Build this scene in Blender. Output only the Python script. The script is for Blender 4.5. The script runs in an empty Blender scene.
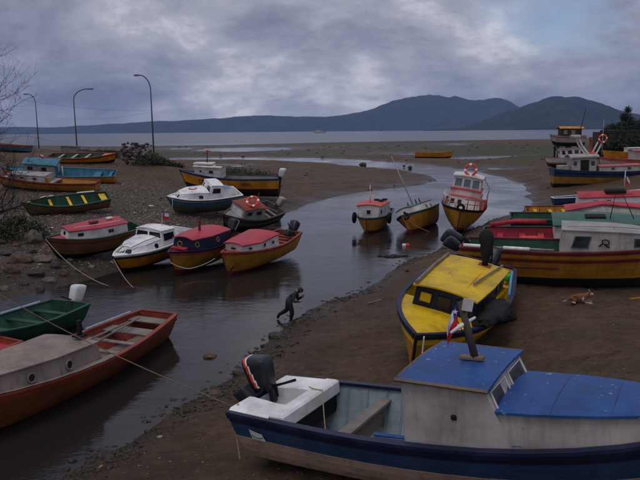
import bpy, bmesh, math, random
import numpy as np
from mathutils import Vector, Matrix, Euler
random.seed(7); rng = np.random.default_rng(7)
S = bpy.context.scene
C = S.collection
R = math.radians

# ------------------------------------------------------------------ camera
FPX = 656.0
CAM = Vector((0, 0, 7.5))
PITCH = math.atan(109.2 / FPX)
RM = (Matrix.Rotation(math.pi/2 - PITCH, 3, 'X') @ Matrix.Rotation(R(-0.55), 3, 'Z'))
cd = bpy.data.cameras.new('camera'); cam = bpy.data.objects.new('camera', cd); C.objects.link(cam)
cam.matrix_world = Matrix.Translation(CAM) @ RM.to_4x4()
cd.sensor_fit = 'HORIZONTAL'; cd.sensor_width = 36.0; cd.lens = FPX / 640 * 36.0
cd.clip_start = 0.1; cd.clip_end = 40000
S.camera = cam
# ------------------------------------------------------------------ sky and sun
SUN_EL, SUN_AZ = R(70), R(215)      # azimuth clockwise from +Y (view direction): behind the camera, a little left
w = bpy.data.worlds.new('World'); S.world = w; w.use_nodes = True
nt = w.node_tree; nt.nodes.clear()
def N(nt, t, **k):
    n = nt.nodes.new(t)
    for a, b in k.items(): setattr(n, a, b)
    return n
def ramp(nt, fac, stops, interp='LINEAR'):
    r = nt.nodes.new('ShaderNodeValToRGB'); r.color_ramp.interpolation = interp
    el = r.color_ramp.elements
    while len(el) < len(stops): el.new(0.5)
    for e, (p, c) in zip(el, stops):
        e.position = p; e.color = tuple(c) + (1,) if len(c) == 3 else c
    nt.links.new(fac, r.inputs[0]); return r.outputs[0]
def mixc(nt, fac, a, b, mode='MIX'):
    m = nt.nodes.new('ShaderNodeMix'); m.data_type = 'RGBA'; m.blend_type = mode
    for s, v in ((m.inputs[0], fac), (m.inputs[6], a), (m.inputs[7], b)):
        if hasattr(v, 'is_linked') or hasattr(v, 'links'): nt.links.new(v, s)
        else: s.default_value = v if not isinstance(v, (tuple, list)) else (tuple(v) + (1,))[:4]
    return m.outputs[2]
def mth(nt, op, a, b=None, c=None, clamp=False):
    m = nt.nodes.new('ShaderNodeMath'); m.operation = op; m.use_clamp = clamp
    for s, v in zip(m.inputs, (a, b, c)):
        if v is None: continue
        if hasattr(v, 'links'): nt.links.new(v, s)
        else: s.default_value = v
    return m.outputs[0]
def noise(nt, vec, scale, detail=4, rough=0.55, dist=0.0):
    n = nt.nodes.new('ShaderNodeTexNoise'); n.inputs['Scale'].default_value = scale
    n.inputs['Detail'].default_value = detail; n.inputs['Roughness'].default_value = rough
    n.inputs['Distortion'].default_value = dist
    if vec is not None: nt.links.new(vec, n.inputs['Vector'])
    return n.outputs[0]
tc = N(nt, 'ShaderNodeTexCoord')
sep = N(nt, 'ShaderNodeSeparateXYZ'); nt.links.new(tc.outputs['Generated'], sep.inputs[0])
zz = mth(nt, 'ADD', mth(nt, 'MAXIMUM', sep.outputs[2], 0.0), 0.34)
comb = N(nt, 'ShaderNodeCombineXYZ')
nt.links.new(mth(nt, 'DIVIDE', sep.outputs[0], zz), comb.inputs[0])
nt.links.new(mth(nt, 'DIVIDE', sep.outputs[1], zz), comb.inputs[1])
mp = N(nt, 'ShaderNodeMapping'); nt.links.new(comb.outputs[0], mp.inputs[0])
mp.inputs['Location'].default_value = (12.7, 17.36, 0.4)
P = mp.outputs[0]
n1 = noise(nt, P, 1.25, 9, 0.55, 0.3)
mp2 = N(nt, 'ShaderNodeMapping'); nt.links.new(tc.outputs['Generated'], mp2.inputs[0]); mp2.inputs['Scale'].default_value = (1, 1, 1.9); mp2.inputs['Location'].default_value = (5.2, 2.1, 7.7)
n2 = noise(nt, mp2.outputs[0], 4.6, 12, 0.62, 0.25)
nn = mth(nt, 'ADD', mth(nt, 'MULTIPLY', n1, 0.5), mth(nt, 'MULTIPLY', n2, 0.5))
cloud = ramp(nt, nn, [(0.38, (0.165, 0.18, 0.25)), (0.455, (0.27, 0.285, 0.37)), (0.525, (0.41, 0.42, 0.50)), (0.59, (0.74, 0.735, 0.785))])
sky = N(nt, 'ShaderNodeTexSky', sky_type='NISHITA'); sky.sun_disc = False
sky.sun_elevation = SUN_EL; sky.sun_rotation = SUN_AZ
skyc = mixc(nt, 1.0, sky.outputs[0], (0.105, 0.105, 0.115), 'MULTIPLY')
mp3 = N(nt, 'ShaderNodeMapping'); nt.links.new(comb.outputs[0], mp3.inputs[0]); mp3.inputs['Location'].default_value = (14.5, 18.27, 0.8)
n3 = noise(nt, mp3.outputs[0], 0.9, 7, 0.6, 0.3)
gap = ramp(nt, n3, [(0.60, (0, 0, 0)), (0.70, (1, 1, 1))])
mpc = mixc(nt, mth(nt, 'MULTIPLY', mth(nt, 'MULTIPLY', gap, 0.8), ramp(nt, sep.outputs[2], [(0.05, (0, 0, 0)), (0.13, (1, 1, 1))])), cloud, skyc)
bg = N(nt, 'ShaderNodeBackground'); nt.links.new(mpc, bg.inputs[0]); bg.inputs[1].default_value = 1.0
nt.links.new(bg.outputs[0], N(nt, 'ShaderNodeOutputWorld').inputs[0])
sl = bpy.data.lights.new('sun', 'SUN'); sl.energy = 0.85; sl.angle = R(25); sl.color = (1.0, 0.95, 0.88)
so = bpy.data.objects.new('sun', sl); C.objects.link(so)
sd = Vector((math.sin(SUN_AZ)*math.cos(SUN_EL), math.cos(SUN_AZ)*math.cos(SUN_EL), math.sin(SUN_EL)))
so.rotation_euler = sd.to_track_quat('Z', 'Y').to_euler(); so.location = (0, 0, 60)
S.view_settings.view_transform = 'Standard'; S.view_settings.look = 'None'
S.view_settings.exposure = 0.0; S.view_settings.gamma = 1.0
S.cycles.use_denoising = True
S.cycles.max_bounces = 6; S.cycles.volume_bounces = 1
S.cycles.sample_clamp_indirect = 4.0

def ray(u, v):
    return (RM @ Vector(((u-320)/FPX, (240-v)/FPX, -1))).normalized()
def at(u, v, z=0.0):
    d = ray(u, v); t = (z - CAM.z) / d.z
    return CAM + d * t
def atY(u, v, Y):
    d = ray(u, v); return CAM + d * (Y / d.y)

# ------------------------------------------------------------------ helpers
def tag(o, label, cat=None, group=None, kind=None):
    if label: o['label'] = label
    if cat: o['category'] = cat
    if group: o['group'] = group
    if kind: o['kind'] = kind
    return o
def empty(name, loc=(0, 0, 0)):
    o = bpy.data.objects.new(name, None); C.objects.link(o); o.location = loc
    o.empty_display_size = 0.3
    return o
class MB:
    def __init__(s): s.v = []; s.f = []; s.m = []
    def add(s, vs, fs, m=0):
        o = len(s.v); s.v += [tuple(p) for p in vs]; s.f += [tuple(i+o for i in f) for f in fs]; s.m += [m]*len(fs); return s
    def box(s, c, d, rot=None, m=0, bev=0.0):
        hx, hy, hz = d[0]/2, d[1]/2, d[2]/2
        if bev <= 0:
            vs = [Vector((x, y, z)) for x in (-hx, hx) for y in (-hy, hy) for z in (-hz, hz)]
            fs = [(0,1,3,2),(4,6,7,5),(0,4,5,1),(2,3,7,6),(0,2,6,4),(1,5,7,3)]
        else:
            b = min(bev, hx*.9, hy*.9, hz*.9); vs = []; fs = []
            prof = [(-hz, b), (-hz+b, 0), (hz-b, 0), (hz, b)]
            for z, i in prof:
                X, Y = hx-i, hy-i; q = b*.5 if i == 0 else 0
                vs += [Vector(p) for p in ((X-q, Y, z), (X, Y-q, z), (X, -Y+q, z), (X-q, -Y, z), (-X+q, -Y, z), (-X, -Y+q, z), (-X, Y-q, z), (-X+q, Y, z))] if q else \
                      [Vector(p) for p in ((X, Y, z), (X, Y, z), (X, -Y, z), (X, -Y, z), (-X, -Y, z), (-X, -Y, z), (-X, Y, z), (-X, Y, z))]
            for r in range(3):
                for k in range(8):
                    a = r*8+k; c_ = r*8+(k+1) % 8; fs.append((a, c_, c_+8, a+8))
            fs.append(tuple(range(8))); fs.append(tuple(range(31, 23, -1)))
        if rot is not None: vs = [rot @ p for p in vs]
        c = Vector(c); return s.add([p + c for p in vs], fs, m)
    def tube(s, pts, r, n=8, m=0, cap=True):
        pts = [Vector(p) for p in pts]; k = len(pts)
        if not hasattr(r, '__len__'): r = [r]*k
        vs = []; up = Vector((0, 0, 1)); prev = None
        for i, p in enumerate(pts):
            t = (pts[min(i+1, k-1)] - pts[max(i-1, 0)]).normalized()
            if prev is None:
                a = t.cross(up)
                if a.length < 1e-3: a = t.cross(Vector((1, 0, 0)))
                a.normalize()
            else:
                a = prev - t*prev.dot(t); a.normalize()
            prev = a; b = t.cross(a)
            for j in range(n):
                q = 2*math.pi*j/n; vs.append(p + (a*math.cos(q) + b*math.sin(q))*r[i])
        fs = [(i*n+j, i*n+(j+1) % n, (i+1)*n+(j+1) % n, (i+1)*n+j) for i in range(k-1) for j in range(n)]
        if cap: fs += [tuple(range(n-1, -1, -1)), tuple((k-1)*n+j for j in range(n))]
        return s.add(vs, fs, m)
    def torus(s, c, Rr, r, rot=None, n=24, k=8, m=0, mfun=None):
        vs = []
        for i in range(n):
            a = 2*math.pi*i/n
            for j in range(k):
                b = 2*math.pi*j/k
                vs.append(Vector(((Rr+r*math.cos(b))*math.cos(a), (Rr+r*math.cos(b))*math.sin(a), r*math.sin(b))))
        if rot is not None: vs = [rot @ p for p in vs]
        vs = [p + Vector(c) for p in vs]
        for i in range(n):
            fs = [(i*k+j, ((i+1) % n)*k+j, ((i+1) % n)*k+(j+1) % k, i*k+(j+1) % k) for j in range(k)]
            if i == 0: o = len(s.v); s.v += [tuple(p) for p in vs]
            s.f += [tuple(q+o for q in f) for f in fs]; s.m += [mfun(i/n) if mfun else m]*k
        return s
    def grid(s, P_, m=0, flip=False, mfun=None):
        a, b = len(P_), len(P_[0]); o = len(s.v)
        for row in P_: s.v += [tuple(p) for p in row]
        for i in range(a-1):
            for j in range(b-1):
                q = (o+i*b+j, o+i*b+j+1, o+(i+1)*b+j+1, o+(i+1)*b+j)
                s.f.append(q[::-1] if flip else q); s.m.append(mfun(i, j) if mfun else m)
        return s
    def build(s, name, mats, parent=None, smooth=False):
        me = bpy.data.meshes.new(name); me.from_pydata([tuple(v) for v in s.v], [], s.f)
        if not isinstance(mats, (list, tuple)): mats = [mats]
        for mm in mats: me.materials.append(mm)
        if len(mats) > 1: me.polygons.foreach_set('material_index', s.m)
        if smooth: me.polygons.foreach_set('use_smooth', [True]*len(me.polygons))
        me.update()
        o = bpy.data.objects.new(name, me); C.objects.link(o)
        if parent is not None: o.parent = parent
        return o

# ------------------------------------------------------------------ numpy noise
def _hash(ix, iy, seed):
    h = (ix.astype(np.int64)*374761393 + iy.astype(np.int64)*668265263 + seed*1442695041) & 0xffffffff
    h = ((h ^ (h >> 13))*1274126177) & 0xffffffff
    return ((h ^ (h >> 16)) & 0xffff) / 65535.0
def vnoise(x, y, seed=0):
    x = np.asarray(x, float); y = np.asarray(y, float)
    ix = np.floor(x); iy = np.floor(y); fx = x-ix; fy = y-iy
    fx = fx*fx*(3-2*fx); fy = fy*fy*(3-2*fy)
    a = _hash(ix, iy, seed); b = _hash(ix+1, iy, seed); c = _hash(ix, iy+1, seed); d = _hash(ix+1, iy+1, seed)
    return (a*(1-fx)+b*fx)*(1-fy) + (c*(1-fx)+d*fx)*fy - 0.5
def fbm(x, y, oct=4, seed=0, gain=0.5):
    r = 0; a = 1.0
    for i in range(oct): r = r + a*vnoise(x*2**i, y*2**i, seed+i*17); a *= gain
    return r

# ------------------------------------------------------------------ materials
MATS = {}
def newmat(name):
    m = bpy.data.materials.new(name); m.use_nodes = True
    nt = m.node_tree; return m, nt, nt.nodes['Principled BSDF']
def bump(nt, h, bs, strength=0.3, dist=0.02):
    b = nt.nodes.new('ShaderNodeBump'); b.inputs['Strength'].default_value = strength; b.inputs['Distance'].default_value = dist
    nt.links.new(h, b.inputs['Height']); nt.links.new(b.outputs[0], bs.inputs['Normal'])
def paint(name, col, rough=0.5, wear=0.35, under=(0.16, 0.11, 0.08), dirt=0.45, sc=1.0):
    """weathered paint: blotchy tone, vertical grime streaks, chipped spots"""
    if name in MATS: return MATS[name]
    m, nt, bs = newmat(name)
    tc = N(nt, 'ShaderNodeTexCoord'); v = tc.outputs['Object']
    big = noise(nt, v, 1.3*sc, 5, 0.6)
    dk = tuple(c*0.62 for c in col); lt = tuple(min(1, c*1.18+0.01) for c in col)
    base = ramp(nt, big, [(0.3, dk), (0.52, col), (0.72, lt)])
    ms = N(nt, 'ShaderNodeMapping'); nt.links.new(v, ms.inputs[0]); ms.inputs['Scale'].default_value = (7*sc, 7*sc, 0.8*sc)
    st = noise(nt, ms.outputs[0], 1.0, 5, 0.65)
    grime = ramp(nt, st, [(0.5, (0, 0, 0)), (0.72, (1, 1, 1))])
    base = mixc(nt, mth(nt, 'MULTIPLY', grime, dirt), base, tuple(c*0.35+0.012 for c in col))
    ch = noise(nt, v, 9*sc, 7, 0.7)
    chip = ramp(nt, ch, [(0.70-0.12*wear, (0, 0, 0)), (0.715-0.12*wear, (1, 1, 1))])
    chip = mth(nt, 'MULTIPLY', chip, ramp(nt, noise(nt, v, 0.9*sc, 4, 0.6), [(0.42, (0, 0, 0)), (0.56, (1, 1, 1))]))
    base = mixc(nt, mth(nt, 'MULTIPLY', chip, min(1, wear*1.8)), base, under)
    nt.links.new(base, bs.inputs['Base Color'])
    rr = ramp(nt, big, [(0.3, (rough*0.8,)*3), (0.7, (min(1, rough*1.25),)*3)]); nt.links.new(rr, bs.inputs['Roughness'])
    bs.inputs['Specular IOR Level'].default_value = 0.22
    bump(nt, mth(nt, 'ADD', ch, st), bs, 0.25, 0.01)
    MATS[name] = m; return m
def plain(name, col, rough=0.5, metal=0.0, var=0.25, sc=6.0, spec=None):
    if name in MATS: return MATS[name]
    m, nt, bs = newmat(name)
    tc = N(nt, 'ShaderNodeTexCoord'); n = noise(nt, tc.outputs['Object'], sc, 5, 0.6)
    nt.links.new(ramp(nt, n, [(0.3, tuple(c*(1-var) for c in col)), (0.7, tuple(min(1, c*(1+var)) for c in col))]), bs.inputs['Base Color'])
    bs.inputs['Roughness'].default_value = rough; bs.inputs['Metallic'].default_value = metal
    bs.inputs['Specular IOR Level'].default_value = 0.3
    if spec is not None: bs.inputs['Specular IOR Level'].default_value = spec
    bump(nt, n, bs, 0.2, 0.008)
    MATS[name] = m; return m
# ------------------------------------------------------------------ terrain
CH = [(165,158),(240,157.2),(310,157.8),(360,159.5),(405,162.5),(440,166),(470,170.5),(500,176.5),(522,184),(532,194),(532,206),(520,212),
 (495,219),(478,226),(462,236),(446,246),(425,256),(405,262),(392,272),(368,288),(345,297),(325,303),(305,311),(292,321),(280,330),(268,345),
 (262,352),(250,358),(240,368),(232,380),(216,391),(200,398),(188,404),(170,415),(155,425),(140,438),(128,447),(105,458),(70,475),(40,495),(-60,540),
 (-260,520),(-200,400),(-70,325),(0,299),(40,292),(62,286),(85,281),(120,272),(150,262),(180,256),(215,244),(240,232),(262,226),(280,219),(288,212),
 (300,207),(325,199),(360,192),(395,188),(425,184),(436,180),(430,176),(405,171),(370,168),(330,164.5),(290,162),(240,160.6),(165,160.4)]
POOLS = [[(195,151),(207,148.6),(250,147.6),(292,147.8),(285,150),(240,151.8)],
 [(170,149.6),(172,148.3),(192,148),(190,149.3)], [(222,165.8),(226,164.6),(246,165.2),(240,166.8)],
 [(440,158.4),(480,156.6),(570,155.2),(570,156.6),(500,158.6),(470,160.4)], [(446,144.6),(452,143.4),(464,144.2),(460,145.4)],
 [(392,154.2),(400,152.8),(418,153.6),(414,155.0)], [(486,168.6),(492,167.2),(502,168.4),(496,169.8)]]
def wpoly(px): return np.array([[*(at(u, v).xy)] for u, v in px])
CHW = wpoly(CH); POW = [wpoly(p) for p in POOLS]
SEA = np.array([[-3000, 560], [-260, 470], [-150, 402], [-125, 372], [-60, 378], [0, 425], [60, 445], [150, 470], [260, 560], [3000, 620], [3000, 9000], [-3000, 9000]])
def sdist(poly, X, Y):
    """signed distance: positive outside"""
    d = np.full(X.shape, 1e18); ins = np.zeros(X.shape, bool); n = len(poly)
    for i in range(n):
        ax, ay = poly[i]; bx, by = poly[(i+1) % n]
        ex, ey = bx-ax, by-ay; L2 = ex*ex+ey*ey+1e-9
        t = np.clip(((X-ax)*ex+(Y-ay)*ey)/L2, 0, 1)
        d = np.minimum(d, (X-ax-t*ex)**2 + (Y-ay-t*ey)**2)
        c = ((ay > Y) != (by > Y))
        ins ^= c & (X < ex*(Y-ay)/(ey if ey != 0 else 1e-9) + ax)
    d = np.sqrt(d); return np.where(ins, -d, d)
# ground heights read off the photograph: (pixel u, v, z)
GP = [(400,420,1.35),(300,470,1.55),(450,475,1.6),(640,470,1.75),(560,420,1.75),(250,455,1.3),(180,470,0.75),(330,370,0.6),(400,340,0.8),(370,310,0.35),
 (413,362,1.0),(460,330,1.25),(505,290,1.55),(580,302,1.8),(640,330,1.95),(640,300,1.8),(560,290,1.5),(480,262,1.3),(470,244,1.0),(520,236,1.25),
 (600,240,1.3),(640,235,1.4),(600,290,1.5),(540,200,0.6),(560,190,.7),(600,195,.9),(640,190,1.1),(540,172,0.45),(600,175,.9),(640,172,1.1),(600,165,1.1),(640,160,1.7),(560,160,0.7),(520,168,0.25),
 (330,180,0.35),(380,178,0.3),(300,190,0.4),(260,180,0.6),(240,197,0.9),(200,197,1.2),(180,195,1.7),(260,170,0.4),(300,153,0.3),(400,150,0.3),(500,150,0.35),(350,147,0.25),(200,155,0.35),
 (222,224,0.35),(275,212,0.25),(174,212,1.0),(222,205,0.75),(140,215,1.2),(130,235,0.8),(90,262,0.35),(46,258,0.45),(20,262,0.75),(0,280,0.5),(60,228,1.05),(0,235,1.3),
 (30,216,1.2),(108,196,1.9),(60,205,1.7),(150,190,1.9),(115,184,2.5),(60,188,2.3),(0,190,2.4),(0,205,1.9),(170,178,1.7),(150,168,2.4)]
GPW = [(at(u, v, z).x, at(u, v, z).y, z) for u, v, z in GP]
GPW += [(-30,74,3.6),(-20,80,4.0),(-24,86,5.2),(-34,92,5.3),(-50,105,5.3),(-62,125,5.3),(-60,80,5.0),(-45,60,3.6),(-60,40,3.6),(-40,30,2.4),(-26,24,1.6),(-80,60,5.2),
        (-14,92,1.2),(-20,106,1.0),(-36,130,1.0),(-56,150,1.2),(-10,110,0.35),
        (-90,120,5.3),(-26,16,1.4),(16,12,1.9),(30,20,2.1),(50,40,2.6),(40,80,2.6),(62,120,3.2),(80,60,3.6),(70,160,2.0),(50,118,1.6),(44,112,1.5),(8,6,1.9),(0,5,1.7),(-8,6,1.2),
        (120,200,1.5),(110,120,4.0),(60,220,0.5),(120,300,0.5),(-80,200,0.3),(-100,300,0.25),(200,400,0.5),(-60,170,0.3)]
GPW = np.array(GPW)
def height(X, Y):
    X = np.asarray(X, float); Y = np.asarray(Y, float)
    num = np.zeros(X.shape); den = np.zeros(X.shape)
    for x, y, z in GPW:
        sc = 1.0/(1+max(0, y-30)/40)           # far points reach wider
        d2 = ((X-x)**2+(Y-y)**2)*sc*sc
        wgt = 1.0/(d2+4.0)**2; num += wgt*z; den += wgt
    A = num/den
    jag = fbm(X*0.35, Y*0.35, 4, 3)*1.0*np.clip(Y/35, 0.5, 2.5)
    s = np.minimum(sdist(CHW, X, Y), sdist(SEA, X, Y)*0.3)
    for p in POW: s = np.minimum(s, sdist(p, X, Y)*0.35)
    s = s + jag*np.clip(np.abs(s)*0.6+0.25, 0, 1)*0.8
    land = A*(1-np.exp(-np.maximum(s, 0)/3.2)) + 0.03*np.clip(s, 0, 1)
    bed = -0.75*(1-np.exp(np.minimum(s, 0)/5.0))
    bed = np.where(sdist(SEA, X, Y) < 0, bed-1.2*(1-np.exp(sdist(SEA, X, Y).clip(-1e4, 0)/60)), bed)
    h = np.where(s > 0, land, bed)
    r = fbm(X*0.5, Y*0.5, 4, 11)*0.16 + fbm(X*2.3, Y*1.9, 3, 23)*0.05 + fbm(X*6, Y*5, 2, 29)*0.022
    r = r*np.clip(s*0.5+0.35, 0.15, 1)*np.clip(1.2-Y/140, 0.25, 1)
    rut = np.abs(fbm(X*0.7+0.3*Y, Y*0.25-0.2*X, 3, 41)); r = r - 0.08*np.exp(-(rut/0.04)**2)*(s > 1.5)
    return h + r
def H(x, y): return float(height(np.array([x]), np.array([y]))[0])
def hit(u, v, zoff=0.0):
    """where the pixel's ray meets the ground (offset zoff above it)"""
    d = ray(u, v); t = 5.0; prev = t
    ts = np.concatenate([np.arange(8, 60, 0.15), np.arange(60, 200, 0.5)])
    X = CAM.x+d.x*ts; Y = CAM.y+d.y*ts; Z = CAM.z+d.z*ts
    below = Z < np.maximum(height(X, Y), -0.02)+zoff
    i = int(np.argmax(below)) if below.any() else len(ts)-1
    return Vector((X[i], Y[i], Z[i]))
U = np.linspace(-math.asinh(520/12), math.asinh(520/12), 700); gx = 12*np.sinh(U)
gy = np.concatenate([np.array([-60, -30, -12, -4]), np.geomspace(2.0, 700, 520)])
GX, GY = np.meshgrid(gx, gy); GZ = height(GX, GY)
ny, nx = GX.shape
me = bpy.data.meshes.new('ground')
co = np.stack([GX, GY, GZ], -1).reshape(-1, 3)
idx = np.arange(nx*ny).reshape(ny, nx)
fc = np.stack([idx[:-1, :-1], idx[:-1, 1:], idx[1:, 1:], idx[1:, :-1]], -1).reshape(-1, 4)
me.vertices.add(len(co)); me.vertices.foreach_set('co', co.ravel())
me.loops.add(fc.size); me.loops.foreach_set('vertex_index', fc.ravel())
me.polygons.add(len(fc)); me.polygons.foreach_set('loop_start', np.arange(len(fc))*4); me.polygons.foreach_set('loop_total', np.full(len(fc), 4))
me.polygons.foreach_set('use_smooth', np.ones(len(fc), bool))
me.update(); me.validate()
# ground cover mask: gravel on the left beach, weed on the far flats, grass on the embankment
gr = np.clip(1-np.hypot((GX+17)/13, (GY-50)/26), 0, 1)*2.2
weed = np.clip(fbm(GX*0.02, GY*0.02, 4, 77)*2.2+0.35, 0, 1)*np.clip((GY-110)/60, 0, 1)
weed = np.maximum(weed, np.clip(1.3-np.hypot((GX-75)/45, (GY-225)/95), 0, 1)*1.6)
weed = np.maximum(weed, np.clip(1.2-np.hypot((GX+16)/12, (GY-96)/16), 0, 1)*1.3)
col = np.zeros((nx*ny, 4), np.float32); col[:, 0] = np.clip(gr, 0, 1).ravel(); col[:, 1] = np.clip(weed, 0, 1).ravel(); col[:, 3] = 1
at_ = me.color_attributes.new('cover', 'FLOAT_COLOR', 'POINT'); at_.data.foreach_set('color', col.ravel())
m, nt, bs = newmat('mud_and_sand')
g = N(nt, 'ShaderNodeNewGeometry'); v = g.outputs['Position']
sp = N(nt, 'ShaderNodeSeparateXYZ'); nt.links.new(v, sp.inputs[0])
na = noise(nt, v, 0.35, 7, 0.62); nb = noise(nt, v, 2.6, 8, 0.68, 0.4); nc = noise(nt, v, 14, 6, 0.7); nd = noise(nt, v, 60, 4, 0.7)
mudc = ramp(nt, mth(nt, 'ADD', mth(nt, 'MULTIPLY', na, 0.5), mth(nt, 'MULTIPLY', nb, 0.5)), [(0.33, (0.043, 0.025, 0.014)), (0.5, (0.089, 0.053, 0.030)), (0.66, (0.150, 0.092, 0.054))])
mudc = mixc(nt, ramp(nt, nc, [(0.56, (0, 0, 0)), (0.68, (0.65,)*3)]), mudc, (0.035, 0.024, 0.02))
att = N(nt, 'ShaderNodeVertexColor'); att.layer_name = 'cover'
sc_ = N(nt, 'ShaderNodeSeparateColor'); nt.links.new(att.outputs[0], sc_.inputs[0])
vo = N(nt, 'ShaderNodeTexVoronoi'); vo.inputs['Scale'].default_value = 7.0; nt.links.new(v, vo.inputs['Vector'])
peb = mixc(nt, vo.outputs['Distance'], ramp(nt, vo.outputs['Color'], [(0.2, (0.075, 0.055, 0.042)), (0.6, (0.16, 0.125, 0.10)), (0.9, (0.36, 0.32, 0.28))]), (0.03, 0.025, 0.022))
gmask = mth(nt, 'MULTIPLY', sc_.outputs[0], ramp(nt, nb, [(0.36, (0, 0, 0)), (0.56, (1, 1, 1))]))
base = mixc(nt, gmask, mudc, peb)
wmask = mth(nt, 'MULTIPLY', sc_.outputs[1], ramp(nt, na, [(0.38, (0, 0, 0)), (0.52, (1, 1, 1))]))
base = mixc(nt, wmask, base, ramp(nt, nb, [(0.3, (0.022, 0.032, 0.010)), (0.7, (0.055, 0.072, 0.022))]))
wet = ramp(nt, mth(nt, 'ADD', sp.outputs[2], mth(nt, 'MULTIPLY', mth(nt, 'SUBTRACT', nb, 0.5), 0.35)), [(0.08, (1, 1, 1)), (0.5, (0, 0, 0))])
base = mixc(nt, mth(nt, 'MULTIPLY', wet, 0.8), base, mixc(nt, 1.0, base, (0.42, 0.41, 0.40), 'MULTIPLY'))
fv = N(nt, 'ShaderNodeTexVoronoi'); fv.inputs['Scale'].default_value = 2.1; nt.links.new(v, fv.inputs['Vector'])
foot = mth(nt, 'MULTIPLY', ramp(nt, fv.outputs['Distance'], [(0.10, (1, 1, 1)), (0.26, (0, 0, 0))]), ramp(nt, na, [(0.46, (0, 0, 0)), (0.56, (1, 1, 1))]))
mst = N(nt, 'ShaderNodeMapping'); nt.links.new(v, mst.inputs[0]); mst.inputs['Rotation'].default_value = (0, 0, 0.6); mst.inputs['Scale'].default_value = (0.5, 3.2, 1)
ns = noise(nt, mst.outputs[0], 1.1, 6, 0.65, 0.6)
base = mixc(nt, ramp(nt, ns, [(0.55, (0, 0, 0)), (0.66, (0.55,)*3)]), base, (0.030, 0.019, 0.014))
damp = ramp(nt, noise(nt, v, 0.22, 5, 0.6), [(0.52, (0, 0, 0)), (0.62, (1, 1, 1))])
base = mixc(nt, mth(nt, 'MULTIPLY', damp, 0.4), base, mixc(nt, 1.0, base, (0.6, 0.58, 0.56), 'MULTIPLY'))
nt.links.new(base, bs.inputs['Base Color'])
rgh = mth(nt, 'SUBTRACT', mth(nt, 'ADD', 0.62, mth(nt, 'MULTIPLY', nc, 0.4)), mth(nt, 'ADD', mth(nt, 'MULTIPLY', wet, 0.38), mth(nt, 'MULTIPLY', damp, 0.16)))
nt.links.new(rgh, bs.inputs['Roughness'])
bs.inputs['Specular IOR Level'].default_value = 0.25
bump(nt, mth(nt, 'ADD', mth(nt, 'ADD', mth(nt, 'ADD', mth(nt, 'MULTIPLY', ns, 0.8), mth(nt, 'ADD', mth(nt, 'MULTIPLY', foot, -0.9), mth(nt, 'MULTIPLY', nb, 1.2))), mth(nt, 'MULTIPLY', nc, 0.6)), mth(nt, 'ADD', mth(nt, 'MULTIPLY', nd, 0.15), mth(nt, 'MULTIPLY', mth(nt, 'MULTIPLY', vo.outputs['Distance'], gmask), -0.9))), bs, 1.0, 0.09)
me.materials.append(m)
ground = bpy.data.objects.new('ground', me); C.objects.link(ground); ground['kind'] = 'structure'

# ------------------------------------------------------------------ water: river and sea are one surface at z = 0
m, nt, bs = newmat('estuary_water')
g = N(nt, 'ShaderNodeNewGeometry'); v = g.outputs['Position']
mw = N(nt, 'ShaderNodeMapping'); nt.links.new(v, mw.inputs[0]); mw.inputs['Scale'].default_value = (0.8, 1.5, 1); mw.inputs['Rotation'].default_value = (0, 0, 0.5)
w1 = noise(nt, mw.outputs[0], 1.6, 4, 0.6, 0.4); w2 = noise(nt, mw.outputs[0], 6.5, 3, 0.6); w3 = noise(nt, v, 0.10, 4, 0.6)
calm = ramp(nt, w3, [(0.40, (0.12,)*3), (0.60, (1, 1, 1))])
bs.inputs['Base Color'].default_value = (0.012, 0.0105, 0.010, 1)
bs.inputs['Roughness'].default_value = 0.05; bs.inputs['IOR'].default_value = 1.333
spw = N(nt, 'ShaderNodeSeparateXYZ'); nt.links.new(v, spw.inputs[0])
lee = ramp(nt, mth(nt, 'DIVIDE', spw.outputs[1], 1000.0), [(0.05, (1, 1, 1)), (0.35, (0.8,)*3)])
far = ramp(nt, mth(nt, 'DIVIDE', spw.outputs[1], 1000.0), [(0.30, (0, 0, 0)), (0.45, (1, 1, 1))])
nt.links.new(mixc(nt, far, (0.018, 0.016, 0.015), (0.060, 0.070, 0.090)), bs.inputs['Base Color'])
nt.links.new(mth(nt, 'ADD', 0.05, mth(nt, 'MULTIPLY', far, 0.25)), bs.inputs['Roughness'])
hh = mth(nt, 'MULTIPLY', mth(nt, 'MULTIPLY', calm, lee), mth(nt, 'ADD', w1, mth(nt, 'MULTIPLY', w2, 0.35)))
bump(nt, hh, bs, 0.6, 0.05)
MB().add([(-9000, -60, 0), (9000, -60, 0), (9000, 10000, 0), (-9000, 10000, 0)], [(0, 1, 2, 3)]).build('water', m)['kind'] = 'structure'

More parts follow.
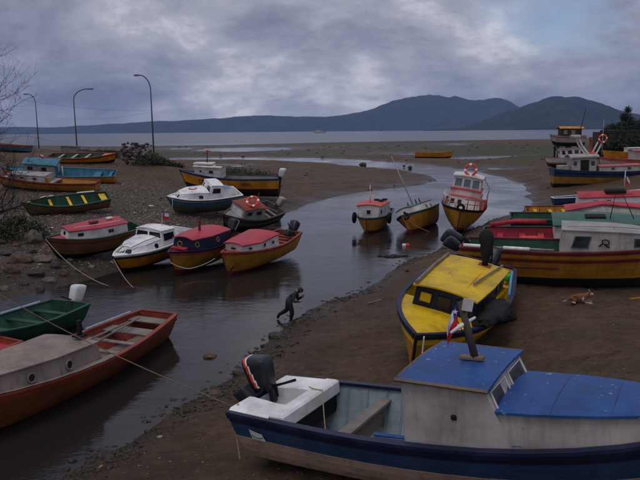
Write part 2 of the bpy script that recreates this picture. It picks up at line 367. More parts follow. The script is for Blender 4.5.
# ------------------------------------------------------------------ far mountains across the sound
m, nt, bs = newmat('far_forest')
g = N(nt, 'ShaderNodeNewGeometry'); v = g.outputs['Position']
f1 = noise(nt, v, 0.0045, 8, 0.7); f2 = noise(nt, v, 0.03, 5, 0.7)
nt.links.new(ramp(nt, mth(nt, 'ADD', mth(nt, 'MULTIPLY', f1, 0.6), mth(nt, 'MULTIPLY', f2, 0.4)), [(0.38, (0.004, 0.008, 0.006)), (0.62, (0.034, 0.045, 0.030))]), bs.inputs['Base Color'])
bs.inputs['Roughness'].default_value = 0.95; bs.inputs['Specular IOR Level'].default_value = 0.1
bump(nt, f2, bs, 0.8, 12)
def mountain(name, label, prof, Y0, Y1, seed, n=260, k=60):
    us = np.array([p[0] for p in prof]); vs = np.array([p[1] for p in prof])
    ym = (Y0+Y1)/2
    px = np.linspace(us[0], us[-1], n)
    hor = 130.8 - (px-320)*math.tan(R(0.55))
    pk = np.maximum(0, (hor-np.interp(px, us, vs)))/FPX*ym
    pk = pk*(1+.05*fbm(px*.11, px*0, 4, seed+31))
    xs = (px-320)/FPX*ym*1.01
    rows = []
    for j in range(k):
        t = j/(k-1); y = Y0+(Y1-Y0)*t
        sh = math.sin(math.pi*t)**0.8 if t < 0.5 else max(0, math.cos(math.pi*(t-0.5)))**0.8
        x = xs; rid = 1-np.abs(fbm(x*0.0032, np.full_like(x, y*0.0022), 6, seed))*2.4
        env = sh*(0.45+0.55*rid)
        env = env*(1-sh)+sh*np.clip(sh, 0, 1)*(0.94+0.06*rid)
        z = pk*env*(1+0.03*fbm(x*0.012, np.full_like(x, y*0.01), 3, seed+5)) - 6*(1-sh)
        rows.append([(float(a), y, float(b)) for a, b in zip(x, z)])
    o = MB().grid(rows).build(name, m, smooth=True); o['kind'] = 'structure'; return o
mountain('far_mountain', '', [(-260,126),(-100,124),(0,126),(60,127),(110,124),(170,120.5),(215,118.5),(250,116),(275,114.5),(300,117),(330,115),(360,112),(385,104),(403,98.5),(422,95.5),(436,94.5),(452,97),(466,101),(478,99.5),(490,98),(500,100.5),(512,107),(535,118),(560,125),(600,128)], 7600, 9600, 5)
mountain('hill', '', [(430,129),(462,126.5),(480,121),(500,112),(520,104),(540,98),(552,96.5),(570,98),(590,104),(610,111),(630,114),(660,117),(720,121),(800,126)], 4400, 5700, 9)
mountain('hill', '', [(560,126),(600,120),(640,113),(690,108),(760,112),(860,122),(900,126)], 8000, 9600, 13)
mountain('shore_hill', '', [(380,128.5),(420,127),(450,125.5),(500,126.5),(560,127),(620,128)], 6900, 7500, 15, 160, 24)
# ------------------------------------------------------------------ boat kit
WOOD = paint('bare_wood', (0.20, 0.14, 0.10), 0.8, 0.2)
OLDW = paint('grey_wood', (0.22, 0.19, 0.17), 0.85, 0.3)
BLACK = plain('black_rubber', (0.009, 0.009, 0.010), 0.75, spec=.2)
DARK = paint('tar_bottom', (0.014, 0.012, 0.011), 0.75, 0.2, (0.09, 0.05, 0.03))
WHITE = paint('white_paint', (0.60, 0.57, 0.56), 0.5, 0.3, (0.3, 0.24, 0.2), 0.35)
WHITE2 = paint('old_white_paint', (0.38, 0.345, 0.325), 0.6, 0.55, (0.22, 0.17, 0.13), 0.55)
GEL = paint('white_gelcoat', (0.78, 0.77, 0.78), 0.3, 0.06, (0.4, 0.38, 0.36), 0.2)
OCHRE = paint('ochre_paint', (0.40, 0.175, 0.018), 0.5, 0.35, (0.12, 0.08, 0.05), 0.5)
ORANGE = paint('orange_paint', (0.58, 0.22, 0.012), 0.45, 0.2, (0.2, 0.1, 0.05), 0.35)
YELLOW = paint('yellow_paint', (0.66, 0.42, 0.012), 0.45, 0.25, (0.2, 0.14, 0.06), 0.35)
RED = paint('red_roof_paint', (0.42, 0.035, 0.06), 0.45, 0.2, (0.25, 0.1, 0.09), 0.3)
PINK = paint('coral_paint', (0.50, 0.09, 0.075), 0.5, 0.35, (0.5, 0.4, 0.36), 0.3)
MAROON = paint('maroon_paint', (0.16, 0.025, 0.025), 0.5, 0.3)
BLUE = paint('blue_roof_paint', (0.022, 0.075, 0.25), 0.45, 0.5, (0.42, 0.45, 0.5), 0.35)
BLUE2 = paint('mid_blue_paint', (0.022, 0.050, 0.115), 0.5, 0.3, (0.2, 0.2, 0.2))
NAVY = paint('navy_paint', (0.012, 0.016, 0.05), 0.4, 0.25, (0.1, 0.09, 0.09))
TEAL = paint('turquoise_paint', (0.035, 0.16, 0.23), 0.5, 0.3, (0.2, 0.2, 0.18))
PALEB = paint('pale_blue_paint', (0.23, 0.29, 0.32), 0.5, 0.35, (0.3, 0.25, 0.2), 0.45)
GREEN = paint('green_paint', (0.020, 0.070, 0.042), 0.5, 0.4, (0.2, 0.17, 0.12), 0.4)
GREENR = paint('green_roof_paint', (0.055, 0.13, 0.11), 0.5, 0.3, (0.25, 0.25, 0.2), 0.35)
REDBR = paint('red_brown_paint', (0.26, 0.05, 0.03), 0.55, 0.4, (0.15, 0.11, 0.08), 0.45)
RUSTY = paint('rust_brown_paint', (0.19, 0.052, 0.020), 0.6, 0.4, (0.09, 0.06, 0.04), 0.5)
TAN = paint('faded_tan_paint', (0.25, 0.195, 0.175), 0.7, 0.45, (0.18, 0.14, 0.11), 0.5)
HULLW = paint('stained_white_hull', (0.38, 0.27, 0.20), 0.6, 0.35, (0.14, 0.07, 0.035), 0.7)
GREYP = paint('grey_paint', (0.30, 0.29, 0.28), 0.55, 0.3)
CHAR = plain('charcoal_cowl', (0.016, 0.019, 0.025), 0.35, 0, 0.15)
COWLW = plain('white_cowl', (0.6, 0.6, 0.6), 0.35, 0, 0.1)
STEEL = plain('dull_metal', (0.3, 0.3, 0.31), 0.4, 0.7)
LRED = plain('buoy_red', (0.62, 0.06, 0.03), 0.5)
LWHITE = plain('buoy_white', (0.75, 0.74, 0.72), 0.5)
ROPE = plain('rope_fibre', (0.36, 0.28, 0.20), 0.9, 0, 0.3, 30)
ROPEW = plain('white_rope', (0.6, 0.57, 0.52), 0.9, 0, 0.2, 30)
FRED = plain('flag_red', (0.55, 0.02, 0.035), 0.8); FWHITE = plain('flag_white', (0.7, 0.7, 0.72), 0.8); FBLUE = plain('flag_blue', (0.02, 0.05, 0.28), 0.8)
gm, gnt, gbs = newmat('dark_glass'); gbs.inputs['Base Color'].default_value = (0.012, 0.014, 0.018, 1); gbs.inputs['Roughness'].default_value = 0.12
_t = N(gnt, 'ShaderNodeTexCoord'); gnt.links.new(ramp(gnt, noise(gnt, _t.outputs['Object'], 5, 4), [(0.4, (0.06,)*3), (0.7, (0.3,)*3)]), gbs.inputs['Roughness'])
GLASS = gm

class Hull:
    """a boat's lines: x from the transom (0) to the stem (L), y to port, z up from the keel"""
    def __init__(s, L, B, D, tr=0.75, bowrise=0.45, sternrise=0.08, rake=0.55, mid=0.42, bexp=2.2, mfull=0.36, bowe=0.75, transom_rake=0.12, double=False):
        s.__dict__.update(locals())
    def b(s, t):
        t = min(max(t, 0), 1)
        if t < s.mid: q = s.tr+(1-s.tr)*math.sin(math.pi/2*t/s.mid)
        else: q = 1-((t-s.mid)/(1-s.mid))**s.bexp
        return max(s.B/2*q, 0.025)
    def sheer(s, t): return s.D*(1+s.sternrise*(1-t)**2+s.bowrise*max(0, t-0.25)**2/0.5625)
    def keel(s, t): return s.D*0.22*max(0, (t-0.7)/0.3)**2
    def e(s, t): return s.mfull+(s.bowe-s.mfull)*max(0, (t-0.35)/0.65)**1.3
    def pt(s, t, v, side=1, off=0.0):
        k = s.keel(t); h = s.sheer(t); f = max(v, 0)**s.e(t)
        x = t*(s.L-s.rake*(1-v)*t**3) - s.transom_rake*v*(1-t)**4
        return Vector((x, side*max(0.0, s.b(t)*f*(0.96+0.04*v)-off*(1 if off > 0 else min(1, s.b(t)*4))), k+(h-k)*v))
    def tx(s, x): return x/s.L
    def zt(s, t, v=1): return s.pt(t, v).z
TS = [0, .04, .1, .18, .26, .34, .42, .5, .58, .66, .74, .81, .87, .92, .96, .985, 1.0]
VS = [0, .06, .16, .3, .45, .58, .68, .77, .85, .92, 1.0]
def hull_parts(root, h, bands, inner, rail, rub=None, floor=0.22, floor_mat=None, foredeck=None, deck_mat=None, th=0.05, rubv=0.86, railw=0.09, lap=0.016):
    """hull shell with painted bands, inner skin, sole, gunwale, rub rail"""
    mats = [b[1] for b in bands]
    def band(v):
        for i, (vm, _) in enumerate(bands):
            if v < vm: return i
        return len(bands)-1
    vs = sorted(set(VS+[b[0] for b in bands if b[0] < 1]))
    mb = MB()
    for sd in (1, -1):
        for j in range(len(vs)-1):      # lapped strakes: each plank's lower edge stands proud of the one below
            mb.grid([[h.pt(t, vs[j], sd, -lap*min(1, 4*vs[j])), h.pt(t, vs[j+1], sd)] for t in TS], m=band((vs[j]+vs[j+1])/2), flip=(sd == 1))
    for j in range(len(vs)-1):      # transom
        a, b_ = h.pt(0, vs[j], 1), h.pt(0, vs[j+1], 1); c, d = h.pt(0, vs[j+1], -1), h.pt(0, vs[j], -1)
        mb.add([a, b_, c, d], [(0, 1, 2, 3)], band((vs[j]+vs[j+1])/2))
    hull = mb.build('hull', mats, root)
    # keel timber and stem post
    kb = MB(); kp = [h.pt(t, 0) + Vector((0, 0, -0.03)) for t in TS] + [h.pt(1, v)+Vector((0.03, 0, 0)) for v in (.2, .5, .8, 1.02)]
    kb.tube(kp, 0.045, 4); kb.build('keel', mats[0], root)
    # inner skin
    ib = MB(); iv = [floor+(1-floor)*q for q in (0, .25, .5, .75, 1)]
    ts = [0.012]+TS[1:-2]
    for sd in (1, -1):
        ib.grid([[h.pt(t, v, sd, th) for v in iv] for t in ts], flip=(sd == -1))
    for j in range(4):
        a, b_ = h.pt(.012, iv[j], 1, th), h.pt(.012, iv[j+1], 1, th); c, d = h.pt(.012, iv[j+1], -1, th), h.pt(.012, iv[j], -1, th)
        ib.add([a+Vector((.04, 0, 0)), b_+Vector((.04, 0, 0)), c+Vector((.04, 0, 0)), d+Vector((.04, 0, 0))], [(3, 2, 1, 0)])
    ib.build('inner_planking', inner, root)
    fb = MB(); fb.grid([[h.pt(t, floor, 1, th), h.pt(t, floor, -1, th)] for t in ts]); fb.build('floor', floor_mat or inner, root)
    # gunwale: cap on the sheer, both sides and across the transom
    gb = MB()
    for sd in (1, -1):
        P_ = []
        for t in TS:
            p = h.pt(t, 1, sd); o = p+Vector((0, sd*0.035, 0)); i = p+Vector((0, -sd*min(railw, max(h.b(t)-.005, 0)), 0))
            P_.append([o+Vector((0, 0, -.025)), o+Vector((0, 0, .03)), i+Vector((0, 0, .035)), i+Vector((0, 0, -.03))])
        gb.grid(P_, flip=(sd == 1))
        gb.grid([[r[3], r[0]] for r in P_], flip=(sd == 1))
    a = h.pt(0, 1, 1); w_ = a.y
    gb.box((a.x+0.03, 0, a.z+0.006), (0.09, 2*w_, 0.054)); 
    gb.build('gunwale', rail, root)
    if rub is not None:
        rb = MB()
        for sd in (1, -1):
            P_ = []
            for t in TS:
                p = h.pt(t, rubv, sd); q = h.pt(t, rubv-0.07, sd); o = Vector((0, sd*0.045, 0))
                P_.append([p, p+o, q+o, q])
            rb.grid(P_, flip=(sd == -1))
        rb.build('rub_rail', rub, root)
    if foredeck is not None:
        t0 = foredeck; dt = [t0+(1-t0)*q for q in (0, .2, .4, .6, .75, .87, .95, .99)]
        db = MB(); 
        db.grid([[h.pt(t, .97, 1, .03), Vector((h.pt(t, .97).x, 0, h.zt(t, .97)+0.04)), h.pt(t, .97, -1, .03)] for t in dt])
        p = h.pt(t0, .97, 1, .03); db.add([p, (p.x, -p.y, p.z), (p.x, -p.y, p.z-.1), (p.x, p.y, p.z-.1)], [(0, 1, 2, 3)])
        db.build('foredeck', deck_mat or inner, root)
    return hull
def thwart(root, h, t, v, mat, wid=0.26, thick=0.05):
    w_ = h.pt(t, v, 1, .05).y
    return MB().box((h.L*t, 0, h.zt(t, v)), (wid, 2*w_+.02, thick), bev=.012).build('thwart', mat, root)
def frames(root, h, ts, mat, v0=0.3, v1=.95):
    """ribs inside the planking, one part each pair"""
    for t in ts:
        for sd in (1, -1):
            MB().tube([h.pt(t, v0+(v1-v0)*q, sd, .065) for q in (0, .3, .6, 1)], .022, 4).build('rib', mat, root)
def bil(c, u, v):
    a = Vector(c[0]).lerp(Vector(c[1]), u); b = Vector(c[3]).lerp(Vector(c[2]), u); return a.lerp(b, v)
def window(root, c, u0, u1, v0, v1, frame=None, fw=0.035, glass=None, skew=0.0, round_=False):
    """c: wall corners (bl, br, tr, tl) seen from outside; a pane a little proud of the wall with a frame round it"""
    q = [bil(c, u0, v0), bil(c, u1, v0), bil(c, u1+skew, v1), bil(c, u0+skew, v1)]
    n = (q[1]-q[0]).cross(q[3]-q[0]).normalized()
    if round_:
        ctr = sum(q, Vector())/4; ax = (q[1]-q[0]).normalized(); ay = n.cross(ax); r = min((q[1]-q[0]).length, (q[3]-q[0]).length)/2
        pb = MB(); k = 14
        ring = [ctr+(ax*math.cos(2*math.pi*i/k)+ay*math.sin(2*math.pi*i/k))*r for i in range(k)]
        pb.add([p+n*.012 for p in ring]+[p-n*.01 for p in ring], [tuple(range(k))]+[(i, i+k, (i+1) % k+k, (i+1) % k) for i in range(k)])
        wo = pb.build('window', glass or GLASS, root)
        if frame is not None:
            MB().torus(ctr+n*.015, r, .028, Matrix((ax, ay, n)).transposed(), 16, 6).build('window_frame', frame, wo, True)
        return wo
    pb = MB().add([p+n*.012 for p in q]+[p-n*.012 for p in q], [(0, 1, 2, 3), (0, 4, 5, 1), (1, 5, 6, 2), (2, 6, 7, 3), (3, 7, 4, 0)])
    wo = pb.build('window', glass or GLASS, root)
    if frame is not None:
        fb = MB(); ctr = sum(q, Vector())/4
        for i in range(4):
            a, b = q[i], q[(i+1) % 4]
            ia = a+(ctr-a).normalized()*fw*1.2; ib = b+(ctr-b).normalized()*fw*1.2
            fb.add([a+n*.03, b+n*.03, ib+n*.03, ia+n*.03, a-n*.01, b-n*.01, ib+n*.01, ia+n*.01], [(0, 1, 2, 3), (0, 4, 5, 1), (3, 2, 6, 7)])
        fb.build('window_frame', frame, wo)
    return wo
def cabin(root, st, wall, roof=None, over=0.06, camber=0.06, rthick=0.05, windows=(), frame=None, trim=None, name='cabin', roofname='cabin_roof', glass=None):
    """st: stations from aft to fore (xb, xt, wb, wt, zb, zt): base x, top x, half widths, base z and top z"""
    mb = MB(); n = len(st)
    for sd in (1, -1):
        P_ = [[Vector((xb, sd*wb, zb)), Vector(((xb+xt)/2, sd*(wb+wt)/2, (zb+zt)/2)), Vector((xt, sd*wt, zt))] for xb, xt, wb, wt, zb, zt in st]
        mb.grid(P_, flip=(sd == 1))
    for i, fl in ((0, False), (n-1, True)):
        xb, xt, wb, wt, zb, zt = st[i]
        q = [(xb, wb, zb), (xb, -wb, zb), (xt, -wt, zt), (xt, 0, zt+camber*.95), (xt, wt, zt)]
        mb.add(q, [(0, 1, 2, 3, 4)[::-1] if not fl else (0, 1, 2, 3, 4)[::1]])
    # inner top so that the cabin is closed
    P_ = [[Vector((xt, wt, zt)), Vector((xt, 0, zt+camber*.95)), Vector((xt, -wt, zt))] for xb, xt, wb, wt, zb, zt in st]
    mb.grid(P_)
    cab = mb.build(name, wall, root)
    if roof is not None:
        rb = MB(); cols = [-1, -.66, -.33, 0, .33, .66, 1]; rows = []
        xs = [s_[1] for s_ in st]
        ext = []
        for i, (xb, xt, wb, wt, zb, zt) in enumerate(st):
            x = xt+(-over if i == 0 else over if i == n-1 else 0); ext.append((x, wt+over, zt))
        top = [[Vector((x, c*w_, z+.004+rthick+camber*(1-c*c))) for c in cols] for x, w_, z in ext]
        bot = [[Vector((x, c*w_, z+.004+camber*(1-c*c))) for c in cols] for x, w_, z in ext]
        rb.grid(top, flip=True); rb.grid(bot)
        for k in (0, len(cols)-1): rb.grid([[top[i][k], bot[i][k]] for i in range(n)], flip=(k == 0))
        for i in (0, n-1): rb.grid([top[i], bot[i]], flip=(i != 0))
        ro = rb.build(roofname, roof, root)
        if trim is not None:
            for k in (0, len(cols)-1):
                MB().tube([(top[i][k]+bot[i][k])/2 for i in range(n)], .035, 5).build('roof_trim', trim, ro)
    def face(which):
        k = which[0]
        if k == 'F': xb, xt, wb, wt, zb, zt = st[-1]; return [(xb, -wb, zb), (xb, wb, zb), (xt, wt, zt), (xt, -wt, zt)]
        if k == 'B': xb, xt, wb, wt, zb, zt = st[0]; return [(xb, wb, zb), (xb, -wb, zb), (xt, -wt, zt), (xt, wt, zt)]
        i = int(which[1:]) if len(which) > 1 else 0
        a, b = st[i], st[i+1]
        if k == 'R':  # starboard, y<0, seen from outside: aft left .. fore right
            return [(a[0], -a[2], a[4]), (b[0], -b[2], b[4]), (b[1], -b[3], b[5]), (a[1], -a[3], a[5])]
        return [(b[0], b[2], b[4]), (a[0], a[2], a[4]), (a[1], a[3], a[5]), (b[1], b[3], b[5])]
    for wd in windows:
        kw = wd[5] if len(wd) > 5 else {}
        window(root, face(wd[0]), *wd[1:5], frame=kw.get('frame', frame), round_=kw.get('round', False), skew=kw.get('skew', 0), glass=kw.get('glass', glass))
    return cab, face
def rounded(dims, c, n=2, taper=None):
    bm = bmesh.new(); bmesh.ops.create_cube(bm, size=1.0)
    for v in bm.verts: v.co = Vector((v.co.x*dims[0], v.co.y*dims[1], v.co.z*dims[2]))
    if taper:
        for v in bm.verts: taper(v)
    bmesh.ops.subdivide_edges(bm, edges=bm.edges[:], cuts=n, use_grid_fill=True)
    for _ in range(2): bmesh.ops.smooth_vert(bm, verts=bm.verts[:], factor=0.5, use_axis_x=True, use_axis_y=True, use_axis_z=True)
    for v in bm.verts: v.co += Vector(c)
    return bm
def bm_obj(bm, name, mats, parent, smooth=True, mfun=None):
    me = bpy.data.meshes.new(name)
    if not isinstance(mats, (list, tuple)): mats = [mats]
    for m_ in mats: me.materials.append(m_)
    if mfun:
        for f in bm.faces: f.material_index = mfun(f)
    bm.to_mesh(me); bm.free()
    if smooth: me.polygons.foreach_set('use_smooth', [True]*len(me.polygons))
    o = bpy.data.objects.new(name, me); C.objects.link(o); o.parent = parent; return o
def outboard(root, loc, rz=0.0, tilt=0.0, s=1.0, cowl=None, stripe=None, yaw=0.0):
    """outboard motor on the transom: its aft side at -x; tilted up about the transom clamp"""
    mid = MB()
    mid.box((-.16, 0, -.28), (.16, .11, .62), bev=.03); mid.box((-.14, 0, -.60), (.36, .16, .025), bev=.01)
    mid.box((-.17, 0, -.70), (.10, .045, .22), bev=.015); mid.tube([(-.36, 0, -.74), (-.28, 0, -.74), (-.08, 0, -.74), (.02, 0, -.74)], [.03, .055, .055, .015], 10)
    mid.box((-.16, 0, -.86), (.13, .018, .12)); mid.box((-.03, 0, -.12), (.10, .2, .26), bev=.02)
    mid.box((.03, .09, -.05), (.06, .05, .2)); mid.box((.03, -.09, -.05), (.06, .05, .2))
    M_ = mid.build('outboard_motor', plain('motor_black', (0.02, 0.021, 0.024), 0.4), root, False)
    cw = rounded((.60, .50, .80), (-.20, 0, .36), 16 if stripe else 8, lambda v: setattr(v, 'co', Vector((v.co.x*(1.0 if v.co.z > 0 else .72)+(-.08 if v.co.z > 0 else .02), v.co.y*(1 if v.co.z > 0 else .8), v.co.z*(1.0 if v.co.x < 0 else .9)))))
    for _ in range(36 if stripe else 12): bmesh.ops.smooth_vert(cw, verts=cw.verts[:], factor=0.5, use_axis_x=True, use_axis_y=True, use_axis_z=True)
    def cm(f):
        c_ = f.calc_center_median(); q = c_.x+.20+.35*(c_.z-.38)
        return (1 if -.175 < q < -.115 else 2 if -.115 <= q < -.08 else 0) if stripe and c_.z > .12 else 0
    bm_obj(cw, 'cowl', [cowl or CHAR, stripe or CHAR, LWHITE], M_, True, cm)
    pb = MB()
    for k in range(3):
        a = 2*math.pi*k/3; pb.box((-.39, .09*math.cos(a), -.74+.09*math.sin(a)), (.02, .09, .15), Matrix.Rotation(a, 3, 'X') @ Matrix.Rotation(.5, 3, 'Z'), bev=.01)
    pb.build('propeller', STEEL, M_)
    MB().tube([(.02, 0, .10), (.25, .02, .14), (.52, .03, .20)], [.03, .025, .03], 8).build('tiller', BLACK, M_, True)
    M_.matrix_local = Matrix.Translation(loc) @ Matrix.Rotation(rz, 4, 'Z') @ Matrix.Rotation(tilt, 4, 'Y') @ Matrix.Rotation(yaw, 4, 'Z') @ Matrix.Scale(s, 4)
    return M_
def mast(root, base, top, r=0.035, mat=None, name='mast'):
    b, t = Vector(base), Vector(top)
    return MB().tube([b, b.lerp(t, .5), t], [r, r*.9, r*.6], 8).build(name, mat or WHITE, root, True)
def flag(parent, p, w_=0.5, hgt=0.34, droop=0.5, ang=0.0):
    """white over red with a blue canton and a white star, hanging in folds from its hoist"""
    nx_, nz_ = 12, 8; P_ = []
    for i in range(nx_+1):
        u = i/nx_; row = []
        for j in range(nz_+1):
            v = j/nz_
            x = u*w_*(1-droop*.55); y = .05*math.sin(u*7+v*1.5)*u**.5*w_/.5; z = -(1-v)*hgt - droop*u*w_*.8
            row.append(Vector((p[0]+x*math.cos(ang)-y*math.sin(ang), p[1]+x*math.sin(ang)+y*math.cos(ang), p[2]+z)))
        P_.append(row)
    f = MB().grid(P_, mfun=lambda i, j: (0 if j < nz_//2 else (2 if i < nx_/3 else 1))).build('flag', [FRED, FWHITE, FBLUE], parent)
    c = (P_[2][6]+P_[2][6])/2; n = (P_[3][6]-P_[1][6]).cross(P_[2][7]-P_[2][5]).normalized(); ax = (P_[3][6]-P_[1][6]).normalized(); ay = n.cross(ax)
    sb = MB()
    for sg in (1, -1):
        ring = [c+n*sg*.008+(ax*math.cos(math.pi/2+k*math.pi/5)+ay*math.sin(math.pi/2+k*math.pi/5))*hgt*(.14 if k % 2 == 0 else .055) for k in range(10)]
        sb.add([c+n*sg*.008]+ring, [(0, k+1, (k+1) % 10+1) for k in range(10)])
    sb.build('star', FWHITE, f); return f
def lifebuoy(loc, rot, label, r=0.3, cat='lifebuoy'):
    o = MB().torus((0, 0, 0), r, r*.24, None, 32, 10, mfun=lambda a: 1 if (a*4 % 1) < .16 else 0).build('lifebuoy', [LRED, LWHITE], None, True)
    o.matrix_world = Matrix.Translation(loc) @ rot.to_4x4(); return tag(o, label, cat, 'lifebuoys on the cabin roofs')
def rope(pts, label, r=0.018, mat=None, sag=0.0, group='mooring ropes', n=14):
    P_ = []
    for a, b in zip(pts[:-1], pts[1:]):
        a, b = Vector(a), Vector(b)
        for i in range(n):
            t = i/n; P_.append(a.lerp(b, t)-Vector((0, 0, sag*4*t*(1-t))))
    P_.append(Vector(pts[-1]))
    o = MB().tube(P_, r, 6).build('rope', mat or ROPE, None, True); return tag(o, label, 'rope', group)
def tyre(loc, rot, label, r=0.24):
    o = MB().torus((0, 0, 0), r, r*.36, None, 24, 8).build('tyre_fender', BLACK, None, True)
    o.matrix_world = Matrix.Translation(loc) @ rot.to_4x4(); return tag(o, label, 'tyre', 'tyre fenders')
MW = {}
def place(root, stern, bow, gs, gb, D, Db, heel=0.0, L=None, afloat=None, lift=0.0, hd=None, pitch=None, Y=None, zst=None):
    """stern, bow: photo pixels of transom top and stem head (one of them None when hd, the heading in degrees, is given);
    gs, gb: ground height there; pitch (degrees) lowers the bow; else the keel follows the ground"""
    pp = lambda q, z: (atY(*q, Y) if Y else at(*q, z)) if len(q) == 2 else Vector(q)
    if hd is None:
        p = pp(stern, gs+D); q = pp(bow, gb+Db); d = (q-p).xy; hd = math.atan2(d.y, d.x); L = L or d.length
    else:
        hd = R(hd); dv = Vector((math.cos(hd), math.sin(hd), 0))*L
        if stern is not None: p = pp(stern, gs+D)
        else: p = pp(bow, gb+Db)-dv
    c = Vector((math.cos(hd), math.sin(hd), 0)); n_ = Vector((-c.y, c.x, 0))
    gz = [H(*(p+c*L*t).xy) for t in (.1, .45, .8)]
    if afloat is not None: z0 = afloat; pit = R(pitch or 0); zst = z0+math.tan(pit)*L*.45
    elif zst is not None: pit = R(pitch or 0)
    else:
        sl = (gz[2]-gz[0])/(.7*L); pit = R(pitch) if pitch is not None else -math.atan(sl)
        zst = max(g+math.tan(pit)*L*t for g, t in zip(gz, (.1, .45, .8)))-.05
    MW[root.name] = root.matrix_world = Matrix.Translation((p.x, p.y, zst+lift)) @ Matrix.Rotation(hd, 4, 'Z') @ Matrix.Rotation(pit, 4, 'Y') @ Matrix.Rotation(heel, 4, 'X')
    return L
def boat(name, label, group='fishing boats on the estuary', cat='boat'):
    return tag(empty(name), label, cat, group)
def dist(stern, bow, zs, zb): return (at(*stern, zs)-at(*bow, zb)).xy.length

def st(h, x, hgt, f=.85, ft=.78, dx=0.0, v=.93):
    t = x/h.L; b = h.b(t); return (x, x+dx, b*f, b*ft, h.zt(t, v)-.02, h.D+hgt)
def stw(h, x, hgt, wb, wt, dx=0.0, v=.93):
    t = x/h.L; return (x, x+dx, min(wb, h.b(t)*.93), wt, h.zt(t, v)-.02, h.D+hgt)
def inworld(root, p): return MW[root.name] @ Vector(p)
def rotof(root): return MW[root.name].to_3x3()
def textobj(root, txt, loc, size, rot, mat, name='lettering'):
    cu = bpy.data.curves.new(name, 'FONT'); cu.body = txt; cu.size = size; cu.extrude = .004; cu.align_x = 'CENTER'
    o = bpy.data.objects.new(name, cu); C.objects.link(o)
    dg = bpy.context.evaluated_depsgraph_get(); me = bpy.data.meshes.new_from_object(o.evaluated_get(dg))
    C.objects.unlink(o); bpy.data.objects.remove(o)
    me.materials.clear(); me.materials.append(mat)
    q = bpy.data.objects.new(name, me); C.objects.link(q); q.parent = root
    q.matrix_local = Matrix.Translation(loc) @ rot.to_4x4(); return q
# ================================================================== foreground boats
# ---- blue and white launch in the foreground, stern to the left
r = boat('fishing_boat', 'large blue and white launch in the foreground with a wide blue cabin roof')
h = Hull(8.2, 2.45, 1.12, tr=.86, bowrise=.5, rake=.7, mid=.40, mfull=.30, bexp=3.0)
S0 = at(269, 383, 2.55); ang = R(-31)
place(r, S0, S0+Vector((8.2*math.cos(ang), 8.2*math.sin(ang), 0)), 0, 0, 0, 0)
FB1 = r
hull_parts(r, h, [(.12, DARK), (.60, HULLW), (.84, BLUE2), (1.01, NAVY)], PALEB, NAVY, NAVY, floor=.26, floor_mat=WHITE2, foredeck=.62, deck_mat=BLUE, rubv=.985, railw=.11)
# white moulding: side decks round the motor well, cross box ahead of it
b0 = h.b(.05); zg = h.zt(.05)+.05
dk = MB()
for sd in (1, -1):
    P_ = []
    for x in (-.10, .02, .12, .25, .4, .55, .7, .85):
        t = max(x, 0)/h.L; o = h.b(t)-.05; i = .42-.10*math.cos(min(1, max(0, x)/.6)*math.pi/2) if x > .1 else .30
        z = h.zt(t)+.04
        P_.append([Vector((x, sd*o, z-.12)), Vector((x, sd*o, z)), Vector((x, sd*(o-.06), z+.03)), Vector((x, sd*(i+.05), z+.03)), Vector((x, sd*i, z)), Vector((x, sd*i, z-.42))])
    dk.grid(P_, flip=(sd == -1)); dk.add(P_[0], [(0, 1, 2, 3, 4, 5)]); dk.add(P_[-1], [(0, 1, 2, 3, 4, 5)])
dk.build('stern_moulding', GEL, r)
MB().box((1.0, 0, zg-.11), (.32, 2*b0-.12, .30), bev=.04).build('stern_bench', GEL, r)
MB().box((.42, 0, zg-.46), (.86, .9, .04)).build('motor_well', GEL, r)
MB().box((1.05, 0, zg-.42), (.10, 2*b0-.3, .34)).build('bench_gap_shade', BLACK, r)  # solid black block: painted-in shade of the gap below the bench
thwart(r, h, 2.15/h.L, .80, OLDW, .26, .07)
MB().box((2.15, 0, .70), (.06, 1.75, .36)).build('bulkhead', OLDW, r)
frames(r, h, (.17, .22, .27, .31, .34), PALEB)
outboard(r, (.06, .22, zg-.04), 0, R(-4), 1.0, CHAR, LRED, yaw=R(10))
outboard(r, (-.02, -.22, zg-.12), 0, R(-40), .62, CHAR)
# wheelhouse and the long low trunk ahead of it
c1, fc1 = cabin(r, [stw(h, 3.5, 1.06, 1.02, .99), stw(h, 5.25, 1.0, 1.02, .97, -.40)], WHITE2, BLUE, over=.07, camber=.05, rthick=.045, trim=WOOD,
    windows=[('F', .06, .46, .56, .95), ('F', .54, .94, .56, .95)], frame=WHITE)
c2, fc2 = cabin(r, [(x_, x_, w_, w_-.04, h.zt(x_/h.L, .95), h.D+z_) for x_, w_, z_ in ((4.98, .95, .66), (5.5, .92, .68), (6.0, .86, .70), (6.4, .78, .71), (6.8, .66, .72), (7.15, .50, .72))], WHITE2, BLUE, over=.07, camber=.06, rthick=.04, name='fore_cabin', roofname='fore_cabin_roof')
for sd in (1, -1):   # blue side deck and toe board beside the cabin
    dd = MB().grid([[h.pt(t, .99, sd, .02), h.pt(t, .98, sd, .26)] for t in (.36, .45, .55, .65, .75, .85)]); dd.build('side_deck', BLUE, r)
    MB().tube([h.pt(t, 1.0, sd, .245)+Vector((0, 0, .03)) for t in (.36, .45, .55, .65, .75, .83)], .035, 4).build('toe_board', BLUE, r)
for xs_ in (5.75, 6.55):
    MB().tube([(xs_, c_*(.90 if xs_ < 6 else .72), h.D+(.728 if xs_ < 6 else .752)+.06*(1-c_*c_)) for c_ in (-1, -.6, -.2, .2, .6, 1)], .012, 4).build('roof_seam', NAVY, r)
MB().tube([(3.45, c_*1.0, h.D+1.108+.05*(1-c_*c_)) for c_ in (-1, -.5, 0, .5, 1)], .02, 4).build('roof_edge', WOOD, r)
MB().box((4.35, -1.0, h.D+.55), (.09, .05, .09), bev=.02).build('side_lamp', BLACK, r)
